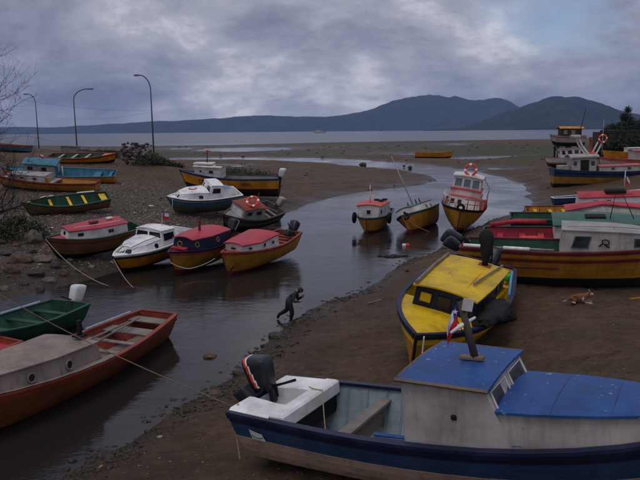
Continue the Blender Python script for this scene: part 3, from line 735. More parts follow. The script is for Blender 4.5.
mz = h.D+1.12
mo = MB().box((3.75, .06, mz+.05), (.40, .13, .07), bev=.015).build('mast_step', WOOD, r)
mm = MB().tube([(3.80, .06, mz+.06), (3.70, .07, mz+.55), (3.60, .08, mz+1.0)], [.068, .062, .055], 8).build('mast', paint('dark_wood', (.075, .06, .05), .8, .3), r, True)
MB().tube([(3.78, .08, mz+.06), (3.42, .10, mz+.92)], .008, 5).build('stay', BLACK, mm)
MB().tube([(3.50, -.18, mz+.52), (3.62, .0, mz+.60), (3.78, .26, mz+.68)], [.022, .038, .022], 8).build('white_fender', LWHITE, mm, True)
MB().box((3.74, .05, mz+.94), (.17, .03, .20), Matrix.Rotation(.5, 3, 'Z') @ Matrix.Rotation(.25, 3, 'Y')).build('name_board', WHITE, mm)
MB().tube([(3.66, .05, mz+.7), (3.74, .05, mz+.86)], .018, 5).build('board_post', WOOD, mm)
MB().tube([(3.60, .08, mz+.98), (3.58, .08, mz+1.06)], .05, 8).build('mast_lamp', BLACK, mm)
flag(mm, (3.56, .03, mz+.98), .46, .34, 1.05, R(205))
mo.location.x += .58; mm.location.x += .58
# the oval maker's sticker on the quarter: pale plate with green swoosh
p = h.pt(.055, .70, -1); q = h.pt(.085, .70, -1)
nrm = Vector((0, -1, .12)).normalized()
stk = MB().add([h.pt(.05, .60, -1)+nrm*.035, h.pt(.088, .60, -1)+nrm*.035, h.pt(.086, .73, -1)+nrm*.035, h.pt(.052, .78, -1)+nrm*.035], [(0, 1, 2, 3)]).build('sticker', LWHITE, r)
gs_ = [h.pt(.053+.032*q_, .66-.035*math.sin(q_*3.14), -1)+nrm*.045 for q_ in (0, .25, .5, .75, 1)]
MB().grid([[p_, p_+Vector((0, 0, .03))] for p_ in gs_]).build('sticker_swoosh', plain('sticker_green', (.02, .2, .1), .5), stk)
# bits of rope lying on the stern
rope([inworld(r, (-.02, -.80, zg+.05)), inworld(r, (-.10, -.86, zg-.05)), inworld(r, (-.13, -.83, zg-.5)), inworld(r, (-.14, -.80, .15))], 'frayed rope end hanging down the transom of the blue launch', .02, ROPE, 0)
rope([inworld(r, (.85, .35, zg+.08)), inworld(r, (1.18, .32, zg+.06)), inworld(r, (1.30, .1, zg-.35)), inworld(r, (1.5, -.2, h.D*.35))], 'thin rope draped over the white stern bench of the blue launch', .012, ROPE, .02)

# ---- rust-brown boat with faded cabin, lower left
r = boat('fishing_boat', 'rust brown boat with faded tan cabin and two round portholes in the lower left')
FB3 = r
h = Hull(10.0, 2.5, 1.05, tr=.62, bowrise=.5, rake=.8, mid=.42, mfull=.34)
S0 = at(156, 309, 1.05); ang = R(-107)
place(r, S0, S0+Vector((10*math.cos(ang), 10*math.sin(ang), 0)), 0, 0, 0, 0, afloat=-.22, heel=R(-2))
hull_parts(r, h, [(.2, DARK), (.86, RUSTY), (1.01, REDBR)], REDBR, REDBR, RUSTY, floor=.3, floor_mat=OLDW, foredeck=.5, deck_mat=TAN, railw=.12)
for t in (.045, .17): 
    thwart(r, h, t, .86, OLDW, .55 if t < .1 else .6, .05)
thwart(r, h, .27, .8, OLDW, .2); thwart(r, h, .36, .8, OLDW, .2)
frames(r, h, (.08, .12, .16, .2, .24, .28, .32, .36, .4), REDBR)
a_, fc = cabin(r, [stw(h, 4.75, .60, 1.02, .90, .15), stw(h, 6.6, .70, 1.0, .86), stw(h, 7.8, .76, .76, .62), stw(h, 8.8, .8, .48, .36, -.1)], TAN, TAN, over=.05, camber=.06, rthick=.035,
    windows=[('L0', .12, .34, .34, .74, {'round': True}), ('L1', .12, .45, .34, .72, {'round': True})], frame=TAN)
MB().tube([(5.0, .40, h.D+.74), (5.0, .40, h.D+1.26)], .075, 10).build('stove_pipe', BLACK, r)
MB().box((5.0, .40, h.D+.80), (.34, .30, .05)).build('pipe_plate', DARK, r)
for sd in (1, -1): MB().grid([[h.pt(t, 1.02, sd, -.01)+Vector((0, 0, .035)), h.pt(t, 1.02, sd, .2)+Vector((0, 0, .035))] for t in (.44, .5, .6, .7, .8, .9)]).build('side_deck', OLDW, r)
for i, (a, b) in enumerate((((.9, -.2, h.D+.12), (4.5, .35, h.D+.30)), ((1.4, -.3, h.D+.1), (4.4, -.25, h.D+.2)))):
    pb = MB().tube([inworld(r, a), inworld(r, b)], .035, 6).build('pole', OLDW)
    tag(pb, ['long grey pole leaning on the cabin of the rust brown boat', 'shorter grey pole lying inside the cockpit of the rust brown boat'][i], 'pole', 'poles lying in the boats')
MB().tube([inworld(r, (.3, -.95, h.D+.09)), inworld(r, (2.6, -1.16, h.D+.1))], .045, 8).build('fender', plain('pale_blue_pipe', (.3, .38, .45), .5), None)
tag(bpy.data.objects['fender'], 'pale blue pipe lying along the far gunwale of the rust brown boat', 'pipe')

# ---- dark green open boat with white outboard
r = boat('open_boat', 'dark green open boat with a white outboard at the left edge', cat='boat')
FB4 = r
h = Hull(5.6, 2.4, .9, tr=.82, bowrise=.4, rake=.5, mfull=.34)
S0 = at(69, 305, .75); ang = R(-113)
place(r, S0, S0+Vector((5.6*math.cos(ang), 5.6*math.sin(ang), 0)), 0, 0, 0, 0, afloat=-.12)
hull_parts(r, h, [(.2, DARK), (1.01, GREEN)], GREEN, GREEN, None, floor=.3)
for t in (.14, .36, .58): thwart(r, h, t, .8, GREEN, .26)
frames(r, h, (.08, .2, .27, .43, .5, .66), GREEN)
outboard(r, (-.06, .05, h.D+.08), 0, R(-16), 1.0, COWLW, yaw=R(-10))
MB().tube([inworld(r, (.5, -1.02, h.D+.12)), inworld(r, (2.3, -1.08, h.D+.12))], .05, 8).build('oar', plain('pale_blue_pipe', (.3, .38, .45), .5), None)
tag(bpy.data.objects['oar'], 'pale blue oar shaft along the gunwale of the dark green boat', 'oar')
# ---- the corner of a red boat between them
r = boat('open_boat', 'corner of a red decked boat at the left edge beside the green boat')
h = Hull(5.0, 1.9, .85, tr=.8)
S0 = at(4, 337, .85); ang = R(-118)
place(r, S0, S0+Vector((5*math.cos(ang), 5*math.sin(ang), 0)), 0, 0, 0, 0, afloat=-.15)
hull_parts(r, h, [(.2, DARK), (1.01, REDBR)], REDBR, REDBR, None, floor=.85, floor_mat=RED)

# ---- yellow boat, bow towards the camera
r = boat('fishing_boat', 'bright yellow boat with dark blue cabin front lying on the sand in the middle')
FB2 = r; h = Hull(8.4, 3.1, 1.3, tr=.72, bowrise=.34, rake=.35, bexp=2.6, mfull=.3, bowe=.6)
place(r, None, (412, 317), 0, .85, 0, 1.75, heel=R(-11), L=7.8, hd=-116)
hull_parts(r, h, [(.22, DARK), (.78, OCHRE), (1.01, YELLOW)], YELLOW, NAVY, NAVY, floor=.35, floor_mat=YELLOW, foredeck=.60, deck_mat=YELLOW, rubv=.97, railw=.1)
thwart(r, h, .06, .86, YELLOW, .5); thwart(r, h, .14, .8, YELLOW, .25)
frames(r, h, (.04, .1, .17), YELLOW)
a_, fc = cabin(r, [stw(h, 1.75, .5, 1.05, 1.02), stw(h, 4.0, .62, 1.05, .98), stw(h, 5.75, .74, .92, .86, .05)], NAVY, YELLOW, over=.1, camber=.10, rthick=.05,
    windows=[('F', .08, .30, .35, .85, {'glass': YELLOW}), ('F', .38, .62, .3, .85), ('F', .70, .92, .35, .85), ('L1', .2, .5, .35, .8), ('L0', .4, .7, .35, .8)], frame=NAVY)
MB().tube([(1.7, -1.0, h.D+.62), (3.6, -.98, h.D+.75), (5.9, -.88, h.D+.88)], .055, 6).build('roof_pole', OLDW, r)
MB().tube([(1.6, .85, h.D+.66), (3.2, .7, h.D+.77), (4.7, .55, h.D+.86)], .035, 6).build('boat_hook', OLDW, r)
for y in (-.35, .45): MB().box((3.8, y, h.D+.756-.05*abs(y)), (3.9, .025, .03), Matrix.Rotation(R(-3.2), 3, 'Y')).build('roof_batten', OCHRE, r)
MB().box((2.1, .35, h.D+.66), (.36, .4, .06)).build('post_plate', REDBR, r)
MB().tube([(2.1, .35, h.D+.66), (2.09, .34, h.D+.8), (2.07, .32, h.D+.98), (2.02, .29, h.D+1.15), (1.96, .25, h.D+1.33), (1.88, .19, h.D+1.5), (1.76, .12, h.D+1.64), (1.62, .05, h.D+1.72)], [.11, .10, .15, .22, .21, .27, .22, .08], 14).build('covered_post', BLACK, r, True)
outboard(r, (-.08, .2, h.D+.1), 0, R(-40), 1.05, CHAR)
MB().tube([h.pt(.05, .98, 1, .12)+Vector((0, 0, .05)), h.pt(.32, .98, 1, .12)+Vector((0, 0, .05))], .045, 8).build('side_pipe', plain('blue_pipe', (.1, .3, .55), .5), r)
bm = rounded((.24, .24, .26), (0, 0, 0), 2); o = bm_obj(bm, 'float', plain('green_float', (.02, .5, .06), .4), None); o.matrix_world = Matrix.Translation(inworld(r, (.75, .98, h.D+.02)))
tag(o, 'bright green float on the stern of the yellow boat', 'float')
rope([inworld(r, h.pt(.985, 1.0, 1)+Vector((.06, .1, .02))), inworld(r, (h.L+.0, .30, .7)), inworld(r, (h.L+.15, .75, -.05))], 'white rope hanging from the bow of the yellow boat', .02, ROPEW, .03)
# dark tarpaulin heaped along its far side
def heap(name, label, cat, loc, dims, mat, seed, rz=0, group=None):
    bm = bmesh.new(); bmesh.ops.create_icosphere(bm, subdivisions=4, radius=1)
    for v in bm.verts:
        n_ = float(fbm(np.array([v.co.x*2.2+seed]), np.array([v.co.y*2.2+v.co.z*1.3]), 4, seed)[0])
        n2_ = float(fbm(np.array([v.co.x*4.5+seed]), np.array([v.co.y*4.5+v.co.z*3]), 3, seed+3)[0]); f = 1+.45*n_+.30*(.35-abs(n2_)*2); v.co = Vector((v.co.x*dims[0]*f, v.co.y*dims[1]*f, max(v.co.z, -.15)*dims[2]*f))
    o = bm_obj(bm, name, mat, None); o.matrix_world = Matrix.Translation(loc) @ Matrix.Rotation(rz, 4, 'Z')
    return tag(o, label, cat, group)
heap('tarpaulin', 'black tarpaulin heaped over the side of the yellow boat', 'tarpaulin', inworld(r, (4.8, 1.20, h.D+.16)), (1.25, .5, .27), plain('black_tarp', (.008, .008, .009), .7, spec=.25), 4, math.atan2(MW[r.name][1][0], MW[r.name][0][0]))
heap('tarpaulin', 'black bundle on the sand under the bow of the yellow boat', 'tarpaulin', hit(500, 318, .1), (.55, .45, .3), plain('black_tarp', (.008, .008, .009), .7, spec=.25), 9)
# ================================================================== the row of four moored boats, bows towards the camera
# ---- crimson roof, left end of the row
r = boat('fishing_boat', 'white cabined boat with flat crimson roof at the left end of the moored row')
h = Hull(5.4, 2.3, 1.15, tr=.75, bowrise=.35, rake=.6)
place(r, None, (46, 242), .35, .0, 1.1, 1.5, heel=R(-7), L=5.4, hd=-139, pitch=5); R1 = r
hull_parts(r, h, [(.25, DARK), (1.01, paint('dark_ochre', (.17, .09, .03), .6, .4))], GREEN, GREEN, MAROON, floor=.4, foredeck=.5, deck_mat=RED)
cabin(r, [stw(h, .9, .56, .9, .84), stw(h, 2.6, .58, .98, .90), stw(h, 4.35, .62, .66, .56, -.15)], WHITE, RED, over=.07, camber=.06, windows=[('L0', .3, .48, .45, .75), ('L1', .28, .46, .45, .75), ('F', .35, .6, .45, .78, {'round': True})], frame=BLACK)
MB().box((2.6, .1, h.D+.80), (.5, .3, .12), bev=.02).build('roof_hatch', MAROON, r); MB().box((1.5, -.2, h.D+.76), (.35, .3, .1), bev=.02).build('roof_box', WHITE, r)
MB().tube([(1.2, .6, h.D+.74), (2.6, .65, h.D+.77), (3.9, .45, h.D+.79)], .02, 5).build('roof_rail', WHITE, r)
# ---- white moulded cruiser
r = boat('cabin_boat', 'small white moulded cruiser with wraparound windows in the moored row')
h = Hull(6.4, 2.5, 1.15, tr=.85, bowrise=.15, rake=.7, bexp=2.6)
place(r, None, (113, 258), .15, -.3, 1.1, 1.25, L=6.4, hd=-115, heel=R(-4), pitch=6, afloat=.12); R2 = r
hull_parts(r, h, [(.25, DARK), (.78, ORANGE), (.9, NAVY), (1.01, GEL)], GEL, GEL, None, floor=.4, foredeck=.8, deck_mat=GEL, lap=0)
cabin(r, [stw(h, 2.3, .78, 1.05, .95), stw(h, 3.5, .86, 1.06, .86, -.1)], GEL, GEL, over=.03, camber=.1, windows=[('L0', .12, .85, .42, .85), ('F', .06, .46, .55, .92), ('F', .54, .94, .55, .92)], frame=BLACK, name='wheelhouse', roofname='wheelhouse_roof')
cabin(r, [stw(h, 3.3, .46, 1.1, .9), stw(h, 4.6, .40, .98, .74), stw(h, 5.6, .30, .66, .40, -.3)], GEL, GEL, over=.02, camber=.12, rthick=.02, windows=[('L0', .35, .65, .3, .75, {'round': True}), ('F', .05, .45, .2, .9), ('F', .55, .95, .2, .9)], frame=BLACK, name='fore_cabin', roofname='fore_cabin_roof')
for y in (.5, -.5): MB().tube([(5.4, y*.8, h.D+.42), (4.6, y*1.2, h.D+.58), (3.6, y*1.5, h.D+.62)], .02, 5).build('grab_rail', NAVY, r)
m_ = mast(r, (2.6, .3, h.D+.9), (2.5, .3, h.D+1.7), .018, WHITE); flag(m_, (2.5, .3, h.D+1.7), .5, .36, .3, R(150))
# ---- navy cabin
r = boat('fishing_boat', 'boat with dark navy cabin, red roof and three brass portholes in the moored row')
h = Hull(5.8, 2.3, 1.15, tr=.78, bowrise=.38, rake=.55)
place(r, None, (168.5, 255), .0, -.3, 1.1, 1.5, L=5.8, hd=-114, heel=R(-3), pitch=5, afloat=.08); R3 = r
hull_parts(r, h, [(.2, MAROON), (.86, OCHRE), (1.01, NAVY)], MAROON, NAVY, RED, floor=.4, foredeck=.55, deck_mat=RED, rubv=.94)
BRASS = plain('brass', (.35, .25, .06), .45, .4)
cabin(r, [stw(h, 1.3, .66, 1.0, .94), stw(h, 3.2, .72, 1.02, .92), stw(h, 4.55, .78, .68, .58, -.1)], NAVY, RED, over=.08, camber=.14, windows=[('L0', .22, .42, .45, .82, {'round': True}), ('L1', .10, .34, .42, .8, {'round': True}), ('F', .2, .48, .42, .82, {'round': True})], frame=BRASS)
MB().box((4.85, 0, h.D+.40), (.3, .9, .12), bev=.03).build('fore_hatch', RED, r)
m_ = MB().tube([(2.9, 0, h.D+.85), (2.88, 0, h.D+1.3), (2.85, 0, h.D+1.7)], [.08, .07, .05], 8).build('mast', MAROON, r); MB().box((2.87, 0, h.D+1.4), (.06, .5, .06)).build('crosstree', MAROON, m_)
outboard(r, (-.05, .1, h.D+.25), 0, R(-30), 1.1, CHAR, GREYP)
# ---- white cabin, red roof, right end of the row
r = boat('fishing_boat', 'ochre boat with white cabin and slanted red roof at the right end of the row')
h = Hull(7.0, 2.4, 1.12, tr=.66, bowrise=.45, rake=.6, bexp=2.1)
place(r, None, (222, 255), -.05, -.3, 1.05, 1.5, L=6.9, hd=-118, heel=R(-3), pitch=4.5, afloat=.05); R4 = r
hull_parts(r, h, [(.2, MAROON), (1.01, OCHRE)], REDBR, REDBR, REDBR, floor=.35, floor_mat=REDBR, foredeck=.68, deck_mat=RED, rubv=.98)
cabin(r, [stw(h, 2.9, .66, 1.02, .95), stw(h, 4.7, .58, 1.0, .90), stw(h, 5.8, .64, .64, .54, .05)], WHITE, RED, over=.08, camber=.10, windows=[('L0', .16, .30, .40, .86), ('L0', .60, .76, .38, .72), ('L1', .3, .55, .4, .75), ('F', .3, .65, .4, .75)], frame=WHITE)
for t in (.06, .14, .22, .30): thwart(r, h, t, .82, REDBR, .24)
frames(r, h, (.04, .1, .18, .26, .34), REDBR)
outboard(r, (-.06, 0, h.D+.12), 0, R(-38), 1.1, CHAR); outboard(r, (.6, .55, h.D+.25), R(170), R(-60), .8, CHAR)
MB().box((6.35, .2, .62), (.3, .03, .12), Matrix.Rotation(-.5, 3, 'X') @ Matrix.Rotation(.6, 3, 'Y')).build('hawse_plate', DARK, r)
# ================================================================== boats hauled out behind the row
r = boat('cabin_boat', 'white cruiser with blue stripe and red decal tilted on the gravel beach')
h = Hull(6.0, 2.6, 1.45, tr=.85, bowrise=.15, rake=.7, bexp=2.6)
place(r, None, (166, 196), .85, 1.05, 1.1, 1.4, heel=R(-15), L=6.0, hd=-150, pitch=2); W1 = r
hull_parts(r, h, [(.55, paint('weathered_bottom', (.10, .085, .07), .8, .4)), (.86, paint('faded_sea_blue', (.06, .14, .20), .6, .3)), (1.01, GEL)], GEL, GEL, NAVY, floor=.4, foredeck=.8, deck_mat=GEL, rubv=.98, lap=0)
cabin(r, [stw(h, 1.6, 1.0, 1.05, .92), stw(h, 2.9, 1.05, 1.08, .84, -.35)], GEL, GEL, over=.03, camber=.1, windows=[('L0', .12, .8, .45, .85), ('F', .06, .46, .35, .92), ('F', .54, .94, .35, .92)], frame=GEL, name='wheelhouse', roofname='wheelhouse_roof')
cb, _f = cabin(r, [stw(h, 2.8, .52, 1.12, .95), stw(h, 4.1, .55, 1.0, .80), stw(h, 5.3, .42, .62, .42, -.3)], GEL, GEL, over=.02, camber=.14, rthick=.02, windows=[('L0', .3, .62, .25, .75), ('F', .05, .45, .2, .9), ('F', .55, .95, .2, .9)], frame=GEL, name='fore_cabin', roofname='fore_cabin_roof')
bm = bmesh.new(); bmesh.ops.create_circle(bm, cap_ends=True, radius=.3, segments=20); o = bm_obj(bm, 'decal', RED, r); o.matrix_local = Matrix.Translation((3.9, .1, h.D+.745)) @ Matrix.Diagonal((1.2, .7, 1, 1))
bm = bmesh.new(); bmesh.ops.create_circle(bm, cap_ends=True, radius=.2, segments=20); o2 = bm_obj(bm, 'decal_centre', GEL, o); o2.location = (0, 0, .006)
MB().tube([(.2, -.9, h.D+.02), (1.9, -.75, h.D+.75)], .03, 6).build('awning_pole', WHITE, r)
MB().box((.9, -.5, h.D+.45), (.9, .7, .04), Matrix.Rotation(-.25, 3, 'Y')).build('awning', plain('sky_blue_canvas', (.12, .3, .5), .8), r)
mast(r, (5.7, .45, h.D-1.2), (5.7, .45, h.D+.15), .03, WHITE, 'bow_post')
# ---- grey boat with the orange ring
r = boat('fishing_boat', 'weathered grey boat with red roof leaning over beside the river edge')
h = Hull(5.6, 2.5, 1.35, tr=.8, bowrise=.3, rake=.45)
place(r, None, (222, 209), .25, .35, 1.05, 1.5, heel=R(-24), L=5.2, hd=-130, pitch=3); W2 = r
hull_parts(r, h, [(.5, DARK), (1.01, paint('bleached_hull', (.10, .085, .06), .8, .5))], paint('dark_grey_wood', (.10, .085, .075), .85, .3), paint('dark_grey_wood', (.10, .085, .075), .85, .3), DARK, floor=.35, foredeck=.6, deck_mat=GREYP)
cabin(r, [stw(h, 2.2, .80, .98, .88), stw(h, 4.3, .85, .85, .72, -.1)], GREYP, paint('brick_red_roof', (.26, .055, .035), .6, .3), over=.08, camber=.10, windows=[('F', .08, .92, .15, .85, {'glass': WHITE}), ('L0', .12, .38, .4, .8), ('L0', .55, .85, .4, .8)], frame=GREYP)
for t in (.12, .24): thwart(r, h, t, .82, OLDW)
MB().tube([(.6, .8, h.D+.15), (2.6, -.2, h.D+.9)], .05, 6).build('spar', OLDW, r); mast(r, (2.2, -.3, h.D+.7), (2.0, -.3, h.D+1.5), .04, MAROON)
outboard(r, (-.06, 0, h.D+.2), 0, R(-20), 1.1, GREYP)
lifebuoy(inworld(r, (3.2, .3, h.D+1.25)), Matrix.Rotation(R(48), 3, 'X'), 'orange ring lifebuoy on the brick red roof of the grey leaning boat', .42)
# ---- long orange boat
r = boat('fishing_boat', 'long orange boat with blue rail and small white cabin behind the gravel beach')
h = Hull(10.2, 2.9, 1.75, tr=.72, bowrise=.42, rake=.9, bexp=2.1)
place(r, None, (180, 170), .8, 1.2, 1.75, 2.5, L=10.2, hd=172, heel=R(-4), pitch=-1); W3 = r
hull_parts(r, h, [(.45, DARK), (.90, ORANGE), (1.01, BLUE2)], OLDW, BLUE2, None, floor=.55, foredeck=.62, deck_mat=BLUE2)
cabin(r, [stw(h, 5.7, 1.05, 1.05, 1.0), stw(h, 8.4, 1.15, .95, .85)], WHITE, WHITE, over=.12, camber=.06, rthick=.09, windows=[('L0', .56, .74, .40, .75), ('L0', .18, .30, .42, .72, {'round': True}), ('F', .3, .7, .4, .8)], frame=WHITE)
MB().box((7.6, 0, h.D+1.42), (2.0, 1.1, .16), bev=.03).build('roof_box', WHITE, r); MB().box((5.2, .1, h.D+1.3), (2.4, .5, .05)).build('roof_plank', OLDW, r)
m_ = mast(r, (7.3, 0, h.D+1.3), (7.25, 0, h.D+2.7), .05, DARK); MB().torus((7.25, 0, h.D+2.7), .09, .07).build('mast_lamp', LRED, m_)
outboard(r, (-.06, .2, h.D+.25), 0, R(-8), 1.2, COWLW)
def hull_text(root, h, txt, t, v, size):
    p = h.pt(t, v, 1); q = h.pt(t+.03, v, 1); up = (h.pt(t, v+.15, 1)-h.pt(t, v-.05, 1)).normalized()
    ax = (p-q).normalized(); n_ = ax.cross(up).normalized(); up = n_.cross(ax)
    textobj(root, txt, p+n_*.045, size, Matrix((ax, up, n_)).transposed(), NAVY)
hull_text(r, h, 'CRIS', .745, .60, .62); hull_text(r, h, 'NET', .615, .62, .62); hull_text(r, h, '4005', .30, .62, .5)
# ================================================================== boats in the channel
r = boat('fishing_boat', 'small ochre boat with white cabin and pink red roof afloat mid channel')
h = Hull(6.0, 2.4, 1.3, tr=.85, bowrise=.1, rake=.3, bexp=3.0, bowe=.5)
place(r, None, (366, 217), -.1, -.15, 1.3, 1.45, L=6.0, hd=-106, pitch=1, afloat=-.2); C1 = r
hull_parts(r, h, [(.25, MAROON), (.9, OCHRE), (1.01, GREEN)], GREEN, GREEN, GREEN, floor=.4, foredeck=.7, deck_mat=GREEN, rubv=.98)
cabin(r, [stw(h, 1.9, .88, 1.1, 1.02), stw(h, 3.6, .95, 1.12, 1.02), stw(h, 5.1, .9, .95, .86)], WHITE, PINK, over=.08, camber=.12, windows=[('L0', .55, .75, .35, .75), ('L1', .2, .42, .35, .75), ('F', .4, .62, .35, .75)], frame=WHITE)
m_ = mast(r, (4.0, -.1, h.D+1.0), (4.0, -.1, h.D+2.4), .045, WHITE); MB().box((4.0, -.1, h.D+1.6), (.05, 1.0, .05)).build('crosstree', WHITE, m_); MB().box((4.0, -.1, h.D+2.0), (.06, .4, .12)).build('mast_lamp', REDBR, m_)
for i, (x, y) in enumerate(((3.4, .6), (2.9, .2), (2.6, .75))): MB().torus((x, y, h.D+1.15), .16, .07).build('rope_coil', DARK, r)
tyre(inworld(r, (4.1, -1.3, h.D-.1)), rotof(r) @ Matrix.Rotation(R(90), 3, 'X'), 'black tyre hung on the left side of the small pink roofed boat', .32)
tyre(inworld(r, (3.8, 1.33, h.D-.1)), rotof(r) @ Matrix.Rotation(R(90), 3, 'X'), 'black tyre hung between the pink roofed boat and the heeling green boat', .32)
r = boat('fishing_boat', 'green topped ochre boat with tall thin mast heeling over in the channel')
h = Hull(6.6, 2.6, 1.35, tr=.8, bowrise=.22, rake=.4, bexp=2.4)
place(r, None, (410, 215.5), -.1, -.1, 1.3, 1.5, heel=R(23), L=6.4, hd=-115, afloat=-.15); C2 = r
hull_parts(r, h, [(.2, MAROON), (.9, OCHRE), (1.01, GREEN)], GREENR, GREEN, GREEN, floor=.4, foredeck=.75, deck_mat=GREENR, rubv=.98)
cabin(r, [stw(h, 1.6, .58, 1.16, 1.08), stw(h, 4.0, .62, 1.14, 1.02), stw(h, 5.6, .62, .74, .6)], WHITE, GREENR, over=.03, camber=.12, windows=[('L0', .2, .32, .3, .75), ('L0', .65, .78, .3, .75), ('F', .45, .6, .3, .75)], frame=None)
mast(r, (3.0, 0, h.D+.5), (2.2, -.45, h.D+5.0), .05, GREYP)
for x, y in ((2.0, .3), (2.6, -.5), (3.6, .5)): mast(r, (x, y, h.D+.5), (x, y, h.D+1.1), .06, DARK, 'post')
MB().torus((6.3, .3, h.D+.1), .2, .08, Matrix.Rotation(R(60), 3, 'Y')).build('bow_roller', BLACK, r)
r = boat('fishing_boat', 'ochre boat with coral and white wheelhouse and railings beside the far bank')
h = Hull(7.2, 3.4, 1.6, tr=.85, bowrise=.25, rake=.5, bexp=2.6, bowe=.6)
place(r, None, (456, 207), .0, .0, 1.6, 2.0, heel=R(-9), L=7.2, hd=-107, pitch=3, afloat=.1); C3 = r
hull_parts(r, h, [(.15, MAROON), (.9, OCHRE), (1.01, DARK)], PINK, DARK, None, floor=.6, floor_mat=GREYP, foredeck=.7, deck_mat=WHITE)
cabin(r, [stw(h, 2.2, .9, 1.25, 1.2), stw(h, 5.2, .9, 1.25, 1.15, -.1)], WHITE, PINK, over=.06, camber=.06, windows=[('L0', .2, .32, .45, .8), ('F', .1, .22, .4, .8), ('F', .32, .44, .4, .8)], frame=None)
cabin(r, [(2.5, 2.5, 1.14, 1.14, h.D+.95, h.D+1.35), (4.6, 4.6, 1.14, 1.1, h.D+.95, h.D+1.35)], WHITE, PINK, over=.05, camber=.04, rthick=.12, name='upper_deck', roofname='upper_deck_trim')
cabin(r, [(2.6, 2.6, 1.06, 1.02, h.D+1.5, h.D+2.3), (4.4, 4.3, 1.06, 1.0, h.D+1.5, h.D+2.3)], WHITE, WHITE, over=.14, camber=.1, rthick=.1, trim=NAVY, windows=[('F', .05, .32, .1, .9), ('F', .37, .63, .1, .9), ('F', .68, .95, .1, .9), ('L0', .08, .48, .12, .88), ('L0', .54, .94, .12, .88)], frame=WHITE, name='wheelhouse', roofname='wheelhouse_roof', glass=plain('grey_glass', (.12, .14, .17), .15))
for sd in (1, -1):
    pts = [h.pt(t, 1, sd, .06)+Vector((0, 0, .75)) for t in (.3, .5, .7, .85, .96)]
    MB().tube(pts, .04, 6).build('top_rail', WHITE if sd < 0 else PINK, r); MB().tube([p-Vector((0, 0, .35)) for p in pts], .03, 6).build('mid_rail', PINK, r)
    for t in (.35, .48, .6, .72, .84, .93): b_ = h.pt(t, 1, sd, .06); mast(r, b_, b_+Vector((0, 0, .76)), .04, PINK if sd > 0 else WHITE, 'rail_post')
    for t in (.55, .68, .8): q_ = h.pt(t, 1, sd, .05); MB().box(q_+Vector((0, 0, .38)), (.35, .03, .62)).build('rail_panel', PINK if t != .68 else WHITE, r)
MB().tube([(2.6, 1.1, h.D+2.25), (2.2, 1.65, h.D+1.5), (2.0, 1.55, h.D+.7)], .05, 6).build('stay_pipe', WHITE, r)
MB().torus((7.0, 0, h.zt(.97)+.1), .22, .1, Matrix.Rotation(R(80), 3, 'Y')).build('bow_roller', BLACK, r)
lifebuoy(inworld(r, (4.0, .05, h.D+2.9)), rotof(r) @ Matrix.Rotation(R(80), 3, 'Y'), 'red and white ring lifebuoy standing on the roof of the coral wheelhouse', .40)
rope([inworld(C2, (6.6, 0, 1.6)), at(430, 232, 0)], 'taut mooring line from the bow of the heeling green boat into the water', .02, ROPE, .1)
# ================================================================== left bank boats
r = boat('open_boat', 'open wooden boat with dark green inside and yellow seats on the gravel beach')
h = Hull(6.2, 2.1, .95, tr=.72, bowrise=.4, rake=.5, bexp=2.0)
place(r, None, (25, 200), 1.95, 1.3, .95, 1.3, heel=R(-20), L=6.0, hd=-150, pitch=4); L1 = r
hull_parts(r, h, [(.2, DARK), (.88, paint('brown_hull', (.17, .085, .035), .6, .4)), (1.01, GREEN)], GREEN, GREEN, None, floor=.3, foredeck=.9, deck_mat=YELLOW)
for t in (.05, .28, .46, .68): thwart(r, h, t, .85, YELLOW, .5 if t < .1 else .2)
frames(r, h, (.12, .2, .36, .55, .62, .76), GREEN)
for i, (t0, t1) in enumerate(((.14, .34), (.62, .78))):
    MB().tube([h.pt(t0, 1, -1)+Vector((0, 0, .07)), h.pt(t1, 1, -1)+Vector((0, 0, .07))], .06, 8).build('white_sleeve', LWHITE, r)
r = boat('fishing_boat', 'turquoise boat with orange hull and white cabin under a turquoise roof')
h = Hull(11.0, 2.7, 1.05, tr=.75, bowrise=.4, rake=.6)
place(r, (115, 173.5), None, 2.3, 2.7, 1.05, 1.5, L=10.5, heel=R(-16), hd=-173); L2 = r
hull_parts(r, h, [(.3, DARK), (.9, ORANGE), (1.01, TEAL)], TEAL, TEAL, None, floor=.3, foredeck=.75, deck_mat=TEAL)
thwart(r, h, .16, .8, TEAL, .7); thwart(r, h, .04, .85, TEAL, .3); frames(r, h, (.08, .24, .3, .36, .42), TEAL)
cabin(r, [stw(h, 5.6, 1.0, 1.0, .95), stw(h, 8.6, 1.1, .9, .8)], WHITE2, TEAL, over=.18, camber=.1, rthick=.1, windows=[('L0', .1, .28, .4, .78), ('L0', .55, .72, .4, .78)], frame=TEAL)
MB().box((5.45, .98, h.D+.5), (.25, .08, 1.0)).build('door_post', TEAL, r); mast(r, (4.9, .95, h.D-.1), (4.9, .95, h.D+1.0), .08, WHITE, 'post')
m_ = mast(r, (7.3, 0, h.D+1.1), (7.3, 0, h.D+2.0), .03, WHITE); flag(m_, (7.3, 0, h.D+2.0), .6, .4, .4, R(170))
r = boat('fishing_boat', 'ochre and red boat with low white cabin in front of the turquoise boat')
h = Hull(9.5, 2.4, .95, tr=.6, bowrise=.4, rake=.6)
place(r, (97, 184), None, 1.95, 2.4, .9, 1.3, L=9.5, heel=R(-8), hd=176); L3 = r
hull_parts(r, h, [(.25, DARK), (.85, OCHRE), (1.01, REDBR)], OCHRE, REDBR, REDBR, floor=.4, floor_mat=OLDW, foredeck=.4, deck_mat=GREYP)
cabin(r, [stw(h, 4.4, .55, .95, .88), stw(h, 8.0, .62, .8, .7)], WHITE2, GREYP, over=.03, camber=.08, windows=[('L0', .3, .42, .35, .75), ('L0', .65, .77, .35, .75)], frame=WHITE2)
